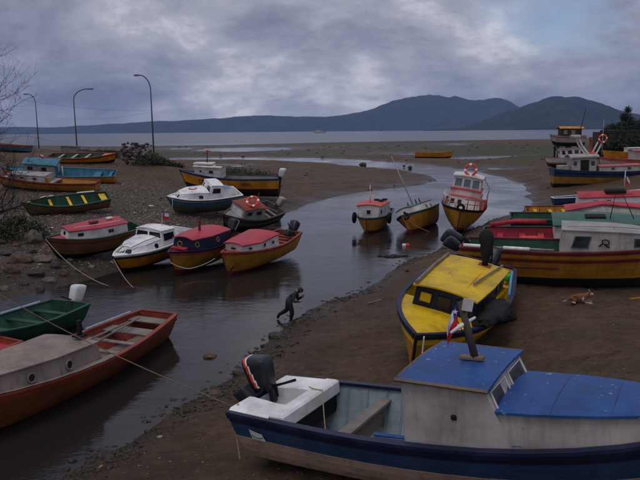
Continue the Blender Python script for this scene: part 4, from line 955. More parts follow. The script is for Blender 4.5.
MB().box((4.25, .8, h.D+.2), (.2, .3, .5)).build('locker', OCHRE, r)
r = boat('open_boat', 'orange and red open boat with white patches beside the sea wall')
h = Hull(8.8, 2.3, .9, tr=.7, bowrise=.45, rake=.6, bexp=2.0)
place(r, None, (117, 162), 3.6, 2.6, .9, 1.4, L=8.6, heel=R(16), hd=-10); L4 = r
hull_parts(r, h, [(.3, DARK), (.85, ORANGE), (1.01, REDBR)], GREEN, REDBR, REDBR, floor=.3, foredeck=.8, deck_mat=ORANGE)
for t in (.15, .35, .55): thwart(r, h, t, .85, WHITE2, .3)
r = boat('open_boat', 'red edged boat half hidden behind the branches at the far left')
h = Hull(8, 2.2, 1.0, tr=.7)
place(r, (30, 155), None, 3.4, 4.0, 1.0, 1.3, L=8, hd=174); 
hull_parts(r, h, [(.3, DARK), (.8, TEAL), (1.01, REDBR)], REDBR, REDBR, None, floor=.3)
# ================================================================== right cluster
r = boat('fishing_boat', 'long ochre boat with plain white trunk cabin nearest in the right hand cluster')
h = Hull(8.6, 2.7, 1.62, tr=.8, bowrise=.2, rake=.7)
place(r, (467, 243), None, 1.25, 2.0, 1.65, 1.9, L=8.6, hd=-20, pitch=-1.5, zst=1.2, heel=R(2)); A = r
hull_parts(r, h, [(.36, DARK), (.92, OCHRE), (1.01, MAROON)], GREEN, MAROON, MAROON, floor=.4, floor_mat=OLDW, foredeck=.85, deck_mat=GREYP, rubv=.82)
cabin(r, [stw(h, 3.6, .86, 1.12, 1.02, .12), stw(h, 5.5, .80, 1.1, 1.0), stw(h, 6.8, .68, .82, .74, .05)], WHITE2, GREYP, over=.05, camber=.06, rthick=.035, windows=[('R0', .20, .52, .30, .80, {'skew': .05}), ('R1', .5, .78, .32, .78), ('F', .3, .7, .3, .8)], frame=GREENR)
# the black looped mark beside the window
fcw = [Vector((5.05, -1.115, h.D+.30)), Vector((5.45, -1.108, h.D+.30))]
mk = MB(); mkp = [(0, .0), (.06, .06), (.12, .12), (.10, .22), (.22, .25), (.32, .2), (.34, .1), (.28, .06), (.16, .10), (.26, .0), (.36, -.03)]
mk.tube([Vector((4.98+x, -1.10, h.D+.30+z)) for x, z in mkp], .025, 5); mk.build('painted_mark', BLACK, r)
MB().tube([(3.9, -.75, h.D+.98), (5.5, -.8, h.D+.98), (6.9, -.6, h.D+.86)], .02, 5).build('roof_rail', GREYP, r)
for x, y in ((3.9, -.75), (5.5, -.8), (6.9, -.6)): mast(r, (x, y, h.D+.78), (x, y, h.D+.98), .018, GREYP, 'rail_post')
for t in (.1, .22, .34): thwart(r, h, t, .8, GREEN, .25)
for t0, t1 in ((.02, .13), (.19, .30)): MB().tube([h.pt(t0, 1, -1, .02)+Vector((0, 0, .1)), h.pt(t1, 1, -1, .02)+Vector((0, 0, .1))], .075, 9).build('white_sleeve', LWHITE, r, True)
MB().tube([h.pt(.13, 1, -1, .02)+Vector((0, 0, .1)), h.pt(.40, 1, -1, .02)+Vector((0, 0, .1))], .035, 8).build('pipe_rail', GREYP, r, True)
MB().tube([h.pt(t, .62, -1, -.03) for t in (.1, .25, .42)], .04, 5).build('side_strake', MAROON, r)
outboard(r, (-.06, .2, h.D+.25), 0, R(-58), 1.15, CHAR, yaw=0)
outboard(r, (-.06, -.5, h.D+.1), 0, R(-50), .9, CHAR)
r = boat('fishing_boat', 'boat with green cabin roof and bright red cockpit behind the long ochre boat')
h = Hull(8.8, 2.6, 1.3, tr=.8, bowrise=.25, rake=.7)
place(r, (486, 233), None, 1.1, 2.0, 1.3, 1.8, L=8.8, hd=-17, pitch=-1.5, zst=1.05, heel=R(9)); B = r
hull_parts(r, h, [(.36, DARK), (.8, OCHRE), (1.01, GREEN)], RED, GREEN, GREEN, floor=.4, floor_mat=RED, foredeck=.85, deck_mat=GREEN, rubv=.98)
cabin(r, [stw(h, 3.2, .80, 1.1, 1.05), stw(h, 5.4, .82, 1.08, 1.02), stw(h, 7.0, .76, .75, .7)], WHITE, GREENR, over=.1, camber=.12, rthick=.06, windows=[('R0', .2, .32, .5, .8), ('R0', .66, .85, .5, .85), ('R1', .1, .4, .45, .85), ('R1', .6, .9, .45, .85), ('F', .3, .7, .4, .8)], frame=GREENR)
for t in (.08, .2, .3): thwart(r, h, t, .8, RED, .3)
MB().tube([(.2, .9, h.D+.25), (1.4, 1.0, h.D+.42), (2.9, 1.0, h.D+.4)], .12, 8).build('red_coaming', RED, r, True)
heap('net_pile', 'pile of red netting in the cockpit of the green roofed boat', 'net', inworld(r, (2.2, -.2, h.D*.75)), (.7, .5, .35), LRED, 12)
MB().box((5.0, -.2, h.D+1.02), (.9, .5, .14), bev=.04).build('roof_bundle', DARK, r)
m_ = mast(r, (6.6, -.5, h.D+1.0), (6.1, -.3, h.D+2.1), .02, DARK, 'gallows_leg'); mast(r, (5.6, -.5, h.D+1.0), (5.8, -.3, h.D+2.1), .02, DARK, 'gallows_leg'); mast(r, (5.4, -.3, h.D+2.1), (6.5, -.3, h.D+2.1), .02, DARK, 'gallows_bar')
r = boat('fishing_boat', 'dark hulled boat with low coral red roof squeezed behind the green roofed boat')
h = Hull(10.0, 2.4, 1.3, tr=.75, bowrise=.35)
place(r, (512, 219), None, .7, 1.9, 1.2, 1.7, L=10.0, hd=-15, pitch=-1, zst=.75, heel=R(5)); Cp = r
hull_parts(r, h, [(.8, DARK), (1.01, GREEN)], GREEN, GREEN, None, floor=.4, foredeck=.8, deck_mat=GREYP)
cabin(r, [stw(h, 3.2, .55, .95, .8), stw(h, 5.2, .88, .95, .30), stw(h, 8.0, .62, .7, .5)], WHITE2, RED, over=.15, camber=.12, windows=[('R0', .3, .5, .3, .7)], frame=None)
r = boat('fishing_boat', 'boat with tall white cabin, red roof and small flag in the right cluster')
h = Hull(10.0, 2.6, 1.2, tr=.7, bowrise=.3)
place(r, (527, 210), None, .7, 1.8, 1.2, 1.7, L=10.0, hd=-13, pitch=-1, zst=.7, heel=R(6)); Cc = r
hull_parts(r, h, [(.3, DARK), (.85, OCHRE), (1.01, REDBR)], OCHRE, REDBR, REDBR, floor=.35, floor_mat=REDBR, foredeck=.85, deck_mat=GREYP)
for t in (.06, .16, .25): thwart(r, h, t, .82, YELLOW, .25)
frames(r, h, (.03, .1, .2, .28), REDBR)
cabin(r, [stw(h, 3.3, 1.0, 1.08, .80), stw(h, 7.6, 1.1, .85, .60, .12)], WHITE, RED, over=.08, camber=.22, rthick=.05, windows=[('R0', .2, .27, .45, .85), ('R0', .38, .45, .45, .85), ('R0', .86, .96, .4, .85), ('F', .25, .75, .4, .85)], frame=None)
MB().box((5.6, -.2, h.D+1.36), (1.3, .6, .3), bev=.08).build('roof_bundle', DARK, r)
m_ = mast(r, (6.2, 0, h.D+1.5), (6.2, 0, h.D+2.7), .04, WHITE); flag(m_, (6.2, 0, h.D+2.5), .7, .5, .9, R(10))
tyre(inworld(r, (8.2, -1.0, h.D+.7)), rotof(r) @ Matrix.Rotation(R(90), 3, 'X'), 'dark tyre hung on the front of the tall white cabin', .38)
r = boat('open_boat', 'slim blue rowing boat with white gunwale in front of the blue trawler')
h = Hull(8.5, 1.9, .7, tr=.6, bowrise=.4)
place(r, (554, 194), None, .75, 1.5, .7, .95, L=8.5, hd=-4)
hull_parts(r, h, [(1.01, BLUE2)], BLUE2, LWHITE, None, floor=.4)
for t in (.2, .4, .6): thwart(r, h, t, .85, BLUE2)
# ---- blue trawler
r = boat('trawler', 'blue and yellow wooden trawler with grey wheelhouse and white gallows', cat='trawler')
h = Hull(14, 3.8, 1.7, tr=.8, bowrise=.3, sternrise=.35, rake=.8)
place(r, (553, 168), None, .55, 2.0, 2.3, 2.4, L=14, hd=-8, pitch=-1, zst=.5); E_ = r
hull_parts(r, h, [(.25, DARK), (.62, OCHRE), (1.01, BLUE2)], REDBR, BLUE2, NAVY, floor=.75, floor_mat=REDBR, foredeck=.8, deck_mat=GREYP)
cabin(r, [stw(h, 1.9, 1.8, 1.45, 1.4), stw(h, 4.6, 1.9, 1.45, 1.4)], WHITE2, WHITE2, over=.25, camber=.3, rthick=.14, windows=[('R0', .06, .20, .45, .75), ('R0', .78, .94, .45, .75)], frame=None, name='wheelhouse', roofname='wheelhouse_roof')
MB().box((3.3, -1.465, h.D+.75), (.95, .06, 1.7)).build('door', DARK, r)
MB().box((1.0, -.5, h.D+.5), (1.2, 1.0, 1.0), bev=.05).build('deck_house', GREYP, r)
cabin(r, [stw(h, 5.0, .75, 1.3, 1.2), stw(h, 9.5, .85, 1.2, 1.1)], WHITE2, PINK, over=.1, camber=.12, windows=[('R0', .3, .38, .4, .8), ('R0', .7, .78, .4, .8)], frame=None)
for y, tx in ((-.9, 2.2), (.9, 2.2)):
    MB().tube([(3.9, y, h.D+2.1), (3.1, y*.9, h.D+3.2), (2.6, y*.8, h.D+4.3)], .11, 8).build('gallows_leg', WHITE, r)
    MB().tube([(4.6, y, h.D+2.1), (5.3, y, h.D+3.6)], .10, 8).build('gallows_leg', WHITE, r)
MB().box((2.5, 0, h.D+4.3), (.8, 2.0, .4), bev=.1).build('net_drum', WHITE2, r)
MB().tube([(4.3, 0, h.D+2.2), (4.2, 0, h.D+4.2)], .16, 8).build('funnel', REDBR, r); mast(r, (5.6, .3, h.D+2.0), (5.7, .3, h.D+6.2), .05, GREYP); mast(r, (2.9, .2, h.D+4.2), (3.6, .2, h.D+7.6), .05, DARK, 'boom')
for i, x in enumerate((4.15, 4.6)): MB().torus((x, -.4, h.D+2.35), .22, .1).build('roof_float', LRED, r)
lifebuoy(inworld(r, (5.3, -1.05, h.D+4.0)), rotof(r) @ Matrix.Rotation(R(90), 3, 'X'), 'red ring lifebuoy high on the gallows of the blue trawler', .42)
bm = rounded((1.0, 1.0, 1.1), (0, 0, 0), 2); o = bm_obj(bm, 'buoy', GREYP, None); o.location = hit(563, 186)+Vector((0, 0, .4)); tag(o, 'pale grey buoy on the mud under the stern of the trawler', 'buoy')
# ---- white boat behind it
r = boat('fishing_boat', 'small white boat with boxy cabin behind the stern of the blue trawler')
h = Hull(7.5, 2.8, 1.5, tr=.8, bowrise=.2)
place(r, None, (547, 157), 1.3, .9, 1.5, 1.8, L=7.2, hd=172); F_ = r
hull_parts(r, h, [(.35, DARK), (.5, OCHRE), (1.01, WHITE)], WHITE, REDBR, None, floor=.6, foredeck=.75, deck_mat=WHITE)
cabin(r, [stw(h, 1.9, 1.5, 1.15, 1.1), stw(h, 5.0, 1.55, 1.1, 1.05, .25)], WHITE, paint('brown_roof', (.2, .12, .09), .7, .3), over=.12, camber=.1, windows=[('L0', .08, .26, .4, .88), ('L0', .36, .6, .42, .88), ('L0', .7, .92, .1, .9), ('F', .1, .45, .5, .9), ('F', .55, .9, .5, .9)], frame=WHITE)
# ---- boat up on a cradle
r = boat('fishing_boat', 'weathered white boat with orange striped roof propped up on a timber cradle')
h = Hull(5.8, 2.7, 1.6, tr=.8, bowrise=.25)
place(r, None, (550, 137), 1.6, 1.4, 3.9, 4.2, L=5.8, lift=3.5, hd=176, Y=116, pitch=0); G_ = r
hull_parts(r, h, [(.35, DARK), (1.01, WHITE2)], GREYP, REDBR, REDBR, floor=.6, foredeck=.75, deck_mat=GREYP)
cabin(r, [stw(h, .8, 1.3, 1.15, 1.15), stw(h, 4.2, 1.35, 1.05, 1.05)], paint('dark_cabin', (.05, .045, .04), .7, .3), ORANGE, over=.35, camber=.3, rthick=.12, windows=[('L0', .12, .3, .3, .85, {'glass': GREYP}), ('L0', .5, .68, .3, .85, {'glass': GREYP})], frame=GREYP)
for x in (1.3, 2.5, 3.7): MB().box((x, .62, h.D+1.66), (.16, 1.2, .1), Matrix.Rotation(-.22, 3, 'X')).build('roof_slat', OCHRE, r)
crd = empty('boat_cradle', inworld(r, (2.6, 0, -.05))); tag(crd, 'dark timber cradle holding up the boat with the orange striped roof', 'cradle')
for x in (-2, 0, 2):
    MB().box((x, 0, -.12), (.3, 2.6, .3)).build('bearer', DARK, crd)
    for y in (-1.1, 1.1): MB().box((x, y, -2.2), (.25, .25, 4.2)).build('leg', DARK, crd)
for y in (-1.1, 1.1): MB().tube([(-2.2, y, -2.4), (2.2, y, -.4)], .09, 5).build('brace', DARK, crd)
crd.rotation_euler.z = math.atan2(MW[r.name][1][0], MW[r.name][0][0])
# ---- orange and yellow boats against the wall
r = boat('fishing_boat', 'orange yellow hull with small white cabin against the stone wall')
h = Hull(11, 2.8, 1.6, tr=.75, bowrise=.3)
place(r, None, (602, 152), 2.6, 2.2, 1.7, 2.1, L=11, hd=178, Y=106, pitch=0, lift=.5)
hull_parts(r, h, [(.3, DARK), (.9, ORANGE), (1.01, ORANGE)], GREYP, ORANGE, None, floor=.6, foredeck=.6, deck_mat=GREYP)
cabin(r, [stw(h, 3.2, .8, 1.0, .95), stw(h, 7.2, .8, .9, .85)], WHITE, WHITE, over=.1, camber=.08, windows=[('L0', .2, .38, .3, .8), ('L0', .6, .78, .3, .8)], frame=None)
r = boat('fishing_boat', 'faded white and pink boat lying between the trawler and the orange hull')
h = Hull(11, 2.8, 1.6, tr=.75, bowrise=.3)
place(r, None, (598, 165), 2.2, 1.8, 1.7, 2.1, L=11, hd=178, Y=86, pitch=0)
hull_parts(r, h, [(.3, DARK), (.8, WHITE2), (1.01, PINK)], GREYP, PINK, None, floor=.6, foredeck=.6, deck_mat=WHITE2)
cabin(r, [stw(h, 3.4, 1.2, 1.1, 1.05), stw(h, 6.8, 1.2, 1.0, .95)], WHITE2, PINK, over=.12, camber=.15, windows=[('L0', .2, .34, .4, .8), ('L0', .6, .76, .4, .8)], frame=None)
# ---- far boat on the flats and ship on the sound
r = boat('open_boat', 'bright orange boat lying alone far out on the tidal flats')
h = Hull(9.5, 2.4, 1.4, tr=.7, bowrise=.35)
place(r, (415, 152.5), None, .4, .3, 1.45, 1.8, L=9.0, hd=-6)
hull_parts(r, h, [(.25, DARK), (1.01, ORANGE)], YELLOW, ORANGE, None, floor=.5)
for t in (.2, .45, .65): thwart(r, h, t, .9, YELLOW)
r = boat('ferry', 'tiny white ship far out on the sound', cat='ship')
p = at(320, 131.9); p = Vector((p.x/p.y*2200, 2200, 0)); h = Hull(44, 9, 5, tr=.8, bowrise=.35, rake=3)
place(r, p+Vector((-22, 0, 0)), p+Vector((22, 6, 0)), 0, 0, 0, 0, L=44, afloat=-1.5)
hull_parts(r, h, [(.3, MAROON), (1.01, WHITE)], WHITE, WHITE, None, floor=.8, foredeck=.7, deck_mat=GREYP)
cabin(r, [stw(h, 6, 3.5, 3.8, 3.6), stw(h, 24, 3.5, 3.8, 3.4)], WHITE, GREYP, windows=[('R0', .1+.17*k, .2+.17*k, .4, .75) for k in range(5)], frame=None)
cabin(r, [(14, 14, 3, 3, 8.6, 12), (22, 21.4, 3, 2.8, 8.6, 12)], WHITE, GREYP, name='bridge', roofname='bridge_roof', windows=[('R0', .1, .9, .45, .8)], frame=None)
mast(r, (16, 0, 12), (16, 0, 18), .3, WHITE)
# ================================================================== left bank: lamps, wall, stones, bushes
LAMPM = plain('lamp_pole_metal', (.10, .10, .11), .5, .5)
def lamp(label, base_px, top_px, Y, arm, size):
    b = atY(*base_px, Y); t = atY(*top_px, Y); b.z = H(b.x, b.y)-.1
    hgt = t.z-b.z; o = tag(empty('street_lamp', b), label, 'street lamp', 'street lamps on the sea front')
    pts = [(0, 0, 0), (0, 0, hgt*.6), (0, 0, hgt*.84)]
    for k in range(1, 8):
        a = k/7*math.pi/2*1.02; pts.append((arm*(1-math.cos(a)), 0, hgt*.84+hgt*.16*math.sin(a)))
    MB().tube(pts, [.11, .085]+[.07]*(len(pts)-2), 8).build('pole', LAMPM, o, True)
    sg = 1 if arm > 0 else -1
    bm = rounded((size, .34, .22), (arm+sg*size*.45, 0, hgt), 2); bm_obj(bm, 'lamp_head', plain('lamp_head_grey', (.16, .16, .17), .4), o)
    MB().box((arm+sg*size*.5, 0, hgt-.10), (size*.6, .24, .06)).build('lamp_glass', plain('lamp_lens', (.35, .35, .36), .2), o)
    MB().box((0, 0, .35), (.26, .26, .8), bev=.03).build('pole_base', LAMPM, o)
    return o
lp = lamp('tall street lamp with arm to the left nearest the stone pile', (153.5, 147), (150, 75), 86, -1.35, .75)
lamp('street lamp with long arm reaching right in the middle of the three', (77, 148), (78, 89), 100, 2.2, .9)
lamp('leftmost street lamp, seen through the bare branches', (39, 148), (38, 94), 122, -1.3, .8)
b = Vector(lp.location); tp = Vector((b.x-.1, b.y, b.z+6.9))
rope([atY(-60, 80, 80), tp], 'thin overhead cable running left from the tall street lamp', .009, BLACK, 1.0, 'overhead cables', 20)
rope([atY(60, 118, 150), tp-Vector((0, 0, .2))], 'second thin overhead cable dipping towards the sea behind the lamp', .009, BLACK, .6, 'overhead cables', 20)
CONC = paint('old_concrete', (.17, .155, .14), .9, .5, (.08, .07, .06), .6)
wl = empty('sea_wall', (0, 0, 0)); tag(wl, 'low weathered concrete wall along the sea front behind the boats', 'wall')
pa, pb_ = atY(62, 150, 90), atY(126, 150, 84)
for k in range(7):
    a = pa.lerp(pb_, k/7); c = pa.lerp(pb_, (k+1)/7); m_ = (a+c)/2; z = H(m_.x, m_.y); an = math.atan2(c.y-a.y, c.x-a.x)
    MB().box((m_.x, m_.y, z+.15), ((c-a).xy.length-.02, .4, 1.1+.08*math.sin(k*2.3)), Matrix.Rotation(an, 3, 'Z'), bev=.04).build('wall_panel', CONC, wl)
    MB().box((m_.x, m_.y, z+.78+.04*math.sin(k*2.3)), ((c-a).xy.length-.01, .55, .14), Matrix.Rotation(an, 3, 'Z'), bev=.03).build('wall_coping', CONC, wl)
STONE = [plain('stone_a', (.14, .115, .095), .85, 0, .4, 4), plain('stone_b', (.055, .048, .043), .8, 0, .4, 4), plain('stone_c', (.30, .27, .24), .85, 0, .35, 4), plain('stone_d', (.11, .065, .045), .85, 0, .35, 4)]
def rock_bm(bm, c, s, seed, sub=1):
    r0 = random.Random(seed); ret = bmesh.ops.create_icosphere(bm, subdivisions=sub, radius=1); q = Euler((r0.random()*6, r0.random()*6, r0.random()*6)).to_matrix()
    dm = Vector((s*r0.uniform(.7, 1.2), s*r0.uniform(.6, 1.0), s*r0.uniform(.45, .8)))
    for v in ret['verts']:
        f = r0.uniform(.78, 1.12); p = q @ (v.co*f); v.co = Vector((p.x*dm.x, p.y*dm.y, p.z*dm.z))+Vector(c)
    return ret['verts']
def rocks_mesh(items):
    """items: (x, y, z, size, material index): one fast joined mesh of rough stones"""
    V = []; F = []; M = []
    ico = bmesh.new(); bmesh.ops.create_icosphere(ico, subdivisions=1, radius=1); iv = np.array([v.co[:] for v in ico.verts]); fi = np.array([[v.index for v in f.verts] for f in ico.faces]); ico.free()
    n = len(iv); it = np.array(items)
    rot = rng.normal(size=(len(it), 3, 3)); q, _ = np.linalg.qr(rot)
    pv = iv[None]*rng.uniform(.7, 1.15, (len(it), n, 1)); pv = np.einsum('kij,knj->kni', q, pv)
    pv = pv*np.stack([rng.uniform(.7, 1.3, len(it)), rng.uniform(.7, 1.2, len(it)), rng.uniform(.35, .7, len(it))], -1)[:, None, :]*it[:, None, 3:4]+it[:, None, :3]
    ff = (fi[None]+(np.arange(len(it))*n)[:, None, None]).reshape(-1, 3); return pv.reshape(-1, 3), ff, np.repeat(it[:, 4].astype(int), len(fi))
def stones_obj(name, items, mats, kind='stuff', parent=None):
    v_, f_, m_ = rocks_mesh(items); me = bpy.data.meshes.new(name); me.from_pydata(v_.tolist(), [], f_.tolist())
    for x in mats: me.materials.append(x)
    me.polygons.foreach_set('material_index', m_.tolist()); me.update(); o = bpy.data.objects.new(name, me); C.objects.link(o)
    if kind: o['kind'] = kind
    if parent: o.parent = parent
    return o
# the squared pile of stones beside the path
sp_ = empty('stone_pile', (0, 0, 0)); tag(sp_, 'squared pile of dark stones beside the path up from the beach', 'stone pile')
pc = atY(138, 160, 80); z = H(pc.x, pc.y)
for k in range(150):
    x, y, q = random.uniform(-1.6, 1.6), random.uniform(-1.2, 1.2), random.uniform(-.2, 2.7)
    if k < 90: y = -1.2+random.uniform(-.1, .1)
    bm = bmesh.new(); rock_bm(bm, (0, 0, 0), random.uniform(.2, .34), k)
    o = bm_obj(bm, 'stone', STONE[random.choice((0, 1, 1, 1))], sp_, False); o.location = (pc.x+x, pc.y+y, z+q)
# large rocks on the bank below the crimson-roofed boat
rp_ = [(8,255,.7),(20,262,.9),(30,252,.5),(42,262,.8),(55,268,.6),(12,272,.5),(36,275,.6),(50,282,.5),(24,285,.4),(64,275,.45),(70,262,.4),(4,290,.4),(40,290,.35),(16,246,.4),(58,252,.45),(34,240,1.0),(46,236,.55),(0,243,.6),(80,272,.35),(92,268,.3),(62,244,.3),(210,345+13,.3),(276,337,.35),(252,352,.3),(240,374,.28),(214,396,.3)]
for k, (u, v, s_) in enumerate(rp_):
    p = hit(u, v); bm = bmesh.new(); rock_bm(bm, (0, 0, 0), s_*.75, 100+k, 2)
    o = bm_obj(bm, 'rock', STONE[(1, 3, 1, 0)[k % 4]], None, False); o.location = p+Vector((0, 0, s_*.12))
    if k == 15: tag(o, 'large flat mossy boulder left of the crimson roofed boat', 'rock')
    elif k > 20: tag(o, 'small dark stone at the right hand water edge', 'rock', 'stones along the right water edge')
    else: tag(o, 'dark muddy rock on the left bank below the boats', 'rock', 'rocks on the left bank')
# gravel on the left beach
it = []
for k in range(26000):
    x, y = random.gauss(-17, 7), random.gauss(50, 12)
    if abs(x) > 45 or y < 28 or y > 85: continue
    it.append((x, y, 0, .02+.05*random.random()**3+(.09 if random.random() < .015 else 0), random.choice((0, 0, 1, 1, 3, 2, 2))))
a_ = np.array(it); hz_ = height(a_[:, 0], a_[:, 1]); ok = hz_ > .12; a_ = a_[ok]; a_[:, 2] = hz_[ok]+a_[:, 3]*.15
tag(stones_obj('gravel', a_, STONE), 'loose grey gravel on the left beach', None)
# pebbles, shells and weed scraps on the right hand sand, weed line along the water
it = []
for k in range(5200):
    d = 9+random.random()**1.6*30; x = random.uniform(-.35, .55)*d
    it.append((x, d, 0, .012+.03*random.random()**4, random.choice((0, 1, 1, 1, 1, 3))))
a_ = np.array(it); hz_ = height(a_[:, 0], a_[:, 1]); ok = hz_ > .1; a_ = a_[ok]; a_[:, 2] = hz_[ok]+a_[:, 3]*.2
stones_obj('pebbles', a_, STONE)
WEED = [plain('kelp_dark', (.018, .014, .008), .5), plain('kelp_brown', (.035, .022, .010), .5)]
it = []
for k in range(3600):
    i = random.randrange(12, 40); a = Vector(CHW[i]); c = Vector(CHW[i+1]); p = a.lerp(c, random.random()); q = random.gauss(.35, .5); n_ = Vector((c.y-a.y, a.x-c.x)).normalized()
    if abs(float(vnoise(p.x*.6, p.y*.6, 9))) < .16 and random.random() < .75: continue
    it.append((p.x-n_.x*q, p.y-n_.y*q, 0, .03+.10*random.random()**3, random.randrange(2)))
a_ = np.array(it); hz_ = height(a_[:, 0], a_[:, 1]); a_[:, 2] = np.maximum(hz_, -.02)+.005; a_ = a_[hz_ > -.08]
stones_obj('seaweed', a_, WEED)
it = []      # dark lumps and litter of the far flats
for k in range(900):
    d = random.uniform(75, 330); x = random.uniform(-.35, .45)*d; it.append((x, d, 0, .08+.5*random.random()**5*d/150, random.randrange(2)))
a_ = np.array(it); hz_ = height(a_[:, 0], a_[:, 1]); ok = hz_ > .05; a_ = a_[ok]; a_[:, 2] = hz_[ok]; stones_obj('seaweed', a_, WEED)
for k, (u, v, s_, lb) in enumerate(((363, 165.5, .8, 'dark stump on the sand bar beyond the channel boats'), (410, 168.5, .55, 'low rock in the stream bend, right of the two'), (404, 167, .35, 'low rock in the stream bend, left of the two'))):
    p = at(u, v, .1); bm = bmesh.new(); rock_bm(bm, (0, 0, 0), s_, 60+k, 2); o = bm_obj(bm, 'rock', STONE[1], None, False); o.location = p+Vector((0, 0, .2)); tag(o, lb, 'rock')
# ------------------------------------------------------------------ plants
LEAF = [plain('leaf_dark', (.016, .026, .010), .7, 0, .4), plain('leaf_mid', (.035, .05, .02), .7, 0, .4), plain('leaf_dry', (.07, .065, .03), .8, 0, .4)]
def leafy(name, label, cat, base, rad, hgt, n, leaf, seed, group=None, conifer=False, mats=(0, 1, 1)):
    r0 = random.Random(seed); o = tag(empty(name, base), label, cat, group); tb = MB(); lb = MB()
    tb.tube([(0, 0, -.2), (0, 0, hgt*.45), (0, 0, hgt*(.97 if conifer else .7))], [hgt*.03, hgt*.022, .015], 6)
    cl = []
    for k in range(26):
        if conifer: q = r0.random(); a = r0.random()*6.28; rr = rad*(1-q)*r0.uniform(.5, 1); c = Vector((rr*math.cos(a), rr*math.sin(a), hgt*(.15+.85*q)-rr*.2))
        else:
            a = r0.random()*6.28; rr = rad*math.sqrt(r0.random()); c = Vector((rr*math.cos(a), rr*math.sin(a), hgt*r0.uniform(.25, .95)*(1-.35*(rr/rad)**2)))
        cl.append((c, rad*r0.uniform(.12, .32)*(1 if not conifer else .8))); tb.tube([(0, 0, max(.05, c.z*.6)), c*.6+Vector((0, 0, c.z*.3)), c], [.02*hgt/2, .014*hgt/2, .005], 4)
    for k in range(n):
        c, s_ = cl[r0.randrange(len(cl))]; p = c+Vector((r0.gauss(0, s_), r0.gauss(0, s_), r0.gauss(0, s_*.7)))
        if p.z < .05: continue
        e = Euler((r0.uniform(-1.2, 1.2), r0.uniform(-1.2, 1.2), r0.random()*6.28)).to_matrix(); w_ = leaf*r0.uniform(.6, 1.4)
        lb.add([p+e @ Vector(q) for q in ((-w_, 0, 0), (0, -w_*.5, w_*.1), (w_, 0, 0), (0, w_*.5, w_*.1))], [(0, 1, 2, 3)], r0.randrange(3))
    tb.build('trunk', plain('bark', (.05, .04, .033), .9), o); lb.build('crown', [LEAF[i] for i in mats], o); return o
for k, (u, v, Y, rad, hg, lb) in enumerate(((150, 168, 78, 1.6, 1.3, 'low dark bush at the foot of the squared stone pile'), (160, 168, 80, 1.2, .7, 'low bush between the stone pile and the orange boat'), (174, 170, 82, 1.2, .6, 'low bush just left of the bow of the long orange boat'),
     (158, 163, 86, 1.2, .8, 'scrubby bush behind the stone pile below the tall lamp'), (262, 172, 92, 2.2, 1.1, 'flat scrub behind the stern of the long orange boat'), (232, 168, 96, 2.4, 1.1, 'flat scrub behind the cabin of the long orange boat'), (105, 153, 84, 1.2, .8, 'low weeds growing at the foot of the concrete wall'), (10, 205, 40, 1.5, 1.2, 'dark low bush at the left edge beneath the bare tree'))):
    p = atY(u, v, Y); p.z = H(p.x, p.y); leafy('bush', lb, 'bush', p, rad, hg, 2600, .09, 20+k, 'bushes on the left bank', mats=(0, 1, 2))
def bare(name, label, base, hgt, seed, lean):
    r0 = random.Random(seed); o = tag(empty(name, base), label, 'tree'); tk = MB(); br = MB()
    def grow(mb, p, d, L, r, depth):
        pts = [p]; n = 5; q = p.copy()
        for i in range(n):
            d = (d+Vector((r0.gauss(0, .16), r0.gauss(0, .16), r0.gauss(.03, .12)))).normalized(); q = q+d*L/n; pts.append(q.copy())
        mb.tube(pts, [r*(1-.6*i/n) for i in range(n+1)], 5 if depth > 1 else 4, cap=False)
        if depth == 0:
            return
        for k in range(r0.randint(4, 6)):
            i = r0.randint(1, n); nd = (d*.55+Vector((r0.gauss(0, .6), r0.gauss(0, .6), r0.gauss(.25, .4)))).normalized()
            grow(br, pts[i], nd, L*r0.uniform(.4, .68), r*.45*(1-.4*i/n)+.003, depth-1)
    for j in range(6): grow(tk, Vector((r0.uniform(-.2, .2), r0.uniform(-.2, .2), 0)), Vector((lean+r0.gauss(0, .12), r0.gauss(0, .2), 1)).normalized(), hgt*r0.uniform(.45, .7), .10, 4)
    bk = plain('twig_bark', (.03, .025, .024), .9); tk.build('trunk', bk, o); br.build('branches', bk, o); return o
p = Vector((-16.9, 31, 0)); p.z = H(p.x, p.y); bare('bare_tree', 'bare leafless tree with thin twigs at the left edge', p, 11.5, 5, .03)
# right hand: stone retaining wall with a conifer and scrub on top
rw = empty('retaining_wall', (0, 0, 0)); tag(rw, 'dark stone retaining wall behind the boats at the right edge', 'wall')
WST = plain('wall_stone', (.028, .025, .022), .95, 0, .6, 1.2)
wx0, wy = atY(601, 140, 138).x, 138.0
for j in range(6):
    x = wx0-.4*j*0; zb = 2.2+j*.82
    while x < wx0+44:
        w_ = random.uniform(.8, 2.2); MB().box((x+w_/2, wy+.25*j*.3+random.uniform(-.12, .12), zb+.4+random.uniform(-.06, .06)), (w_-.03, 1.1, .86), Matrix.Rotation(random.uniform(-.05, .05), 3, 'Y'), bev=.14).build('stone_block', WST, rw); x += w_
MB().box((wx0+22, wy+2.6, 4.4), (44, 3.6, 4.6)).build('wall_core', plain('earth_fill', (.05, .04, .03), .95), rw)
wt = 7.0
leafy('conifer_tree', 'dark conifer standing on the stone wall at the right edge', 'tree', (atY(626, 130, 141).x, 141, wt-.4), 1.9, 5.2, 5200, .14, 71, None, True, (0, 0, 1))
for k, (u, rad, hg, lb) in enumerate(((612, 1.8, 1.0, 'low scrub at the left end of the stone wall top'), (636, 2.6, 2.8, 'thick dark shrub right of the conifer on the wall'), (619, 2.2, 1.9, 'dark shrub left of the conifer on the wall'), (650, 3, 3.0, 'dark shrub on the wall beyond the right edge'))):
    leafy('bush', lb, 'bush', (atY(u, 130, 141).x, 140.5, wt-.5), rad, hg, 3000, .14, 80+k, 'bushes on the stone wall', mats=(0, 0, 1))
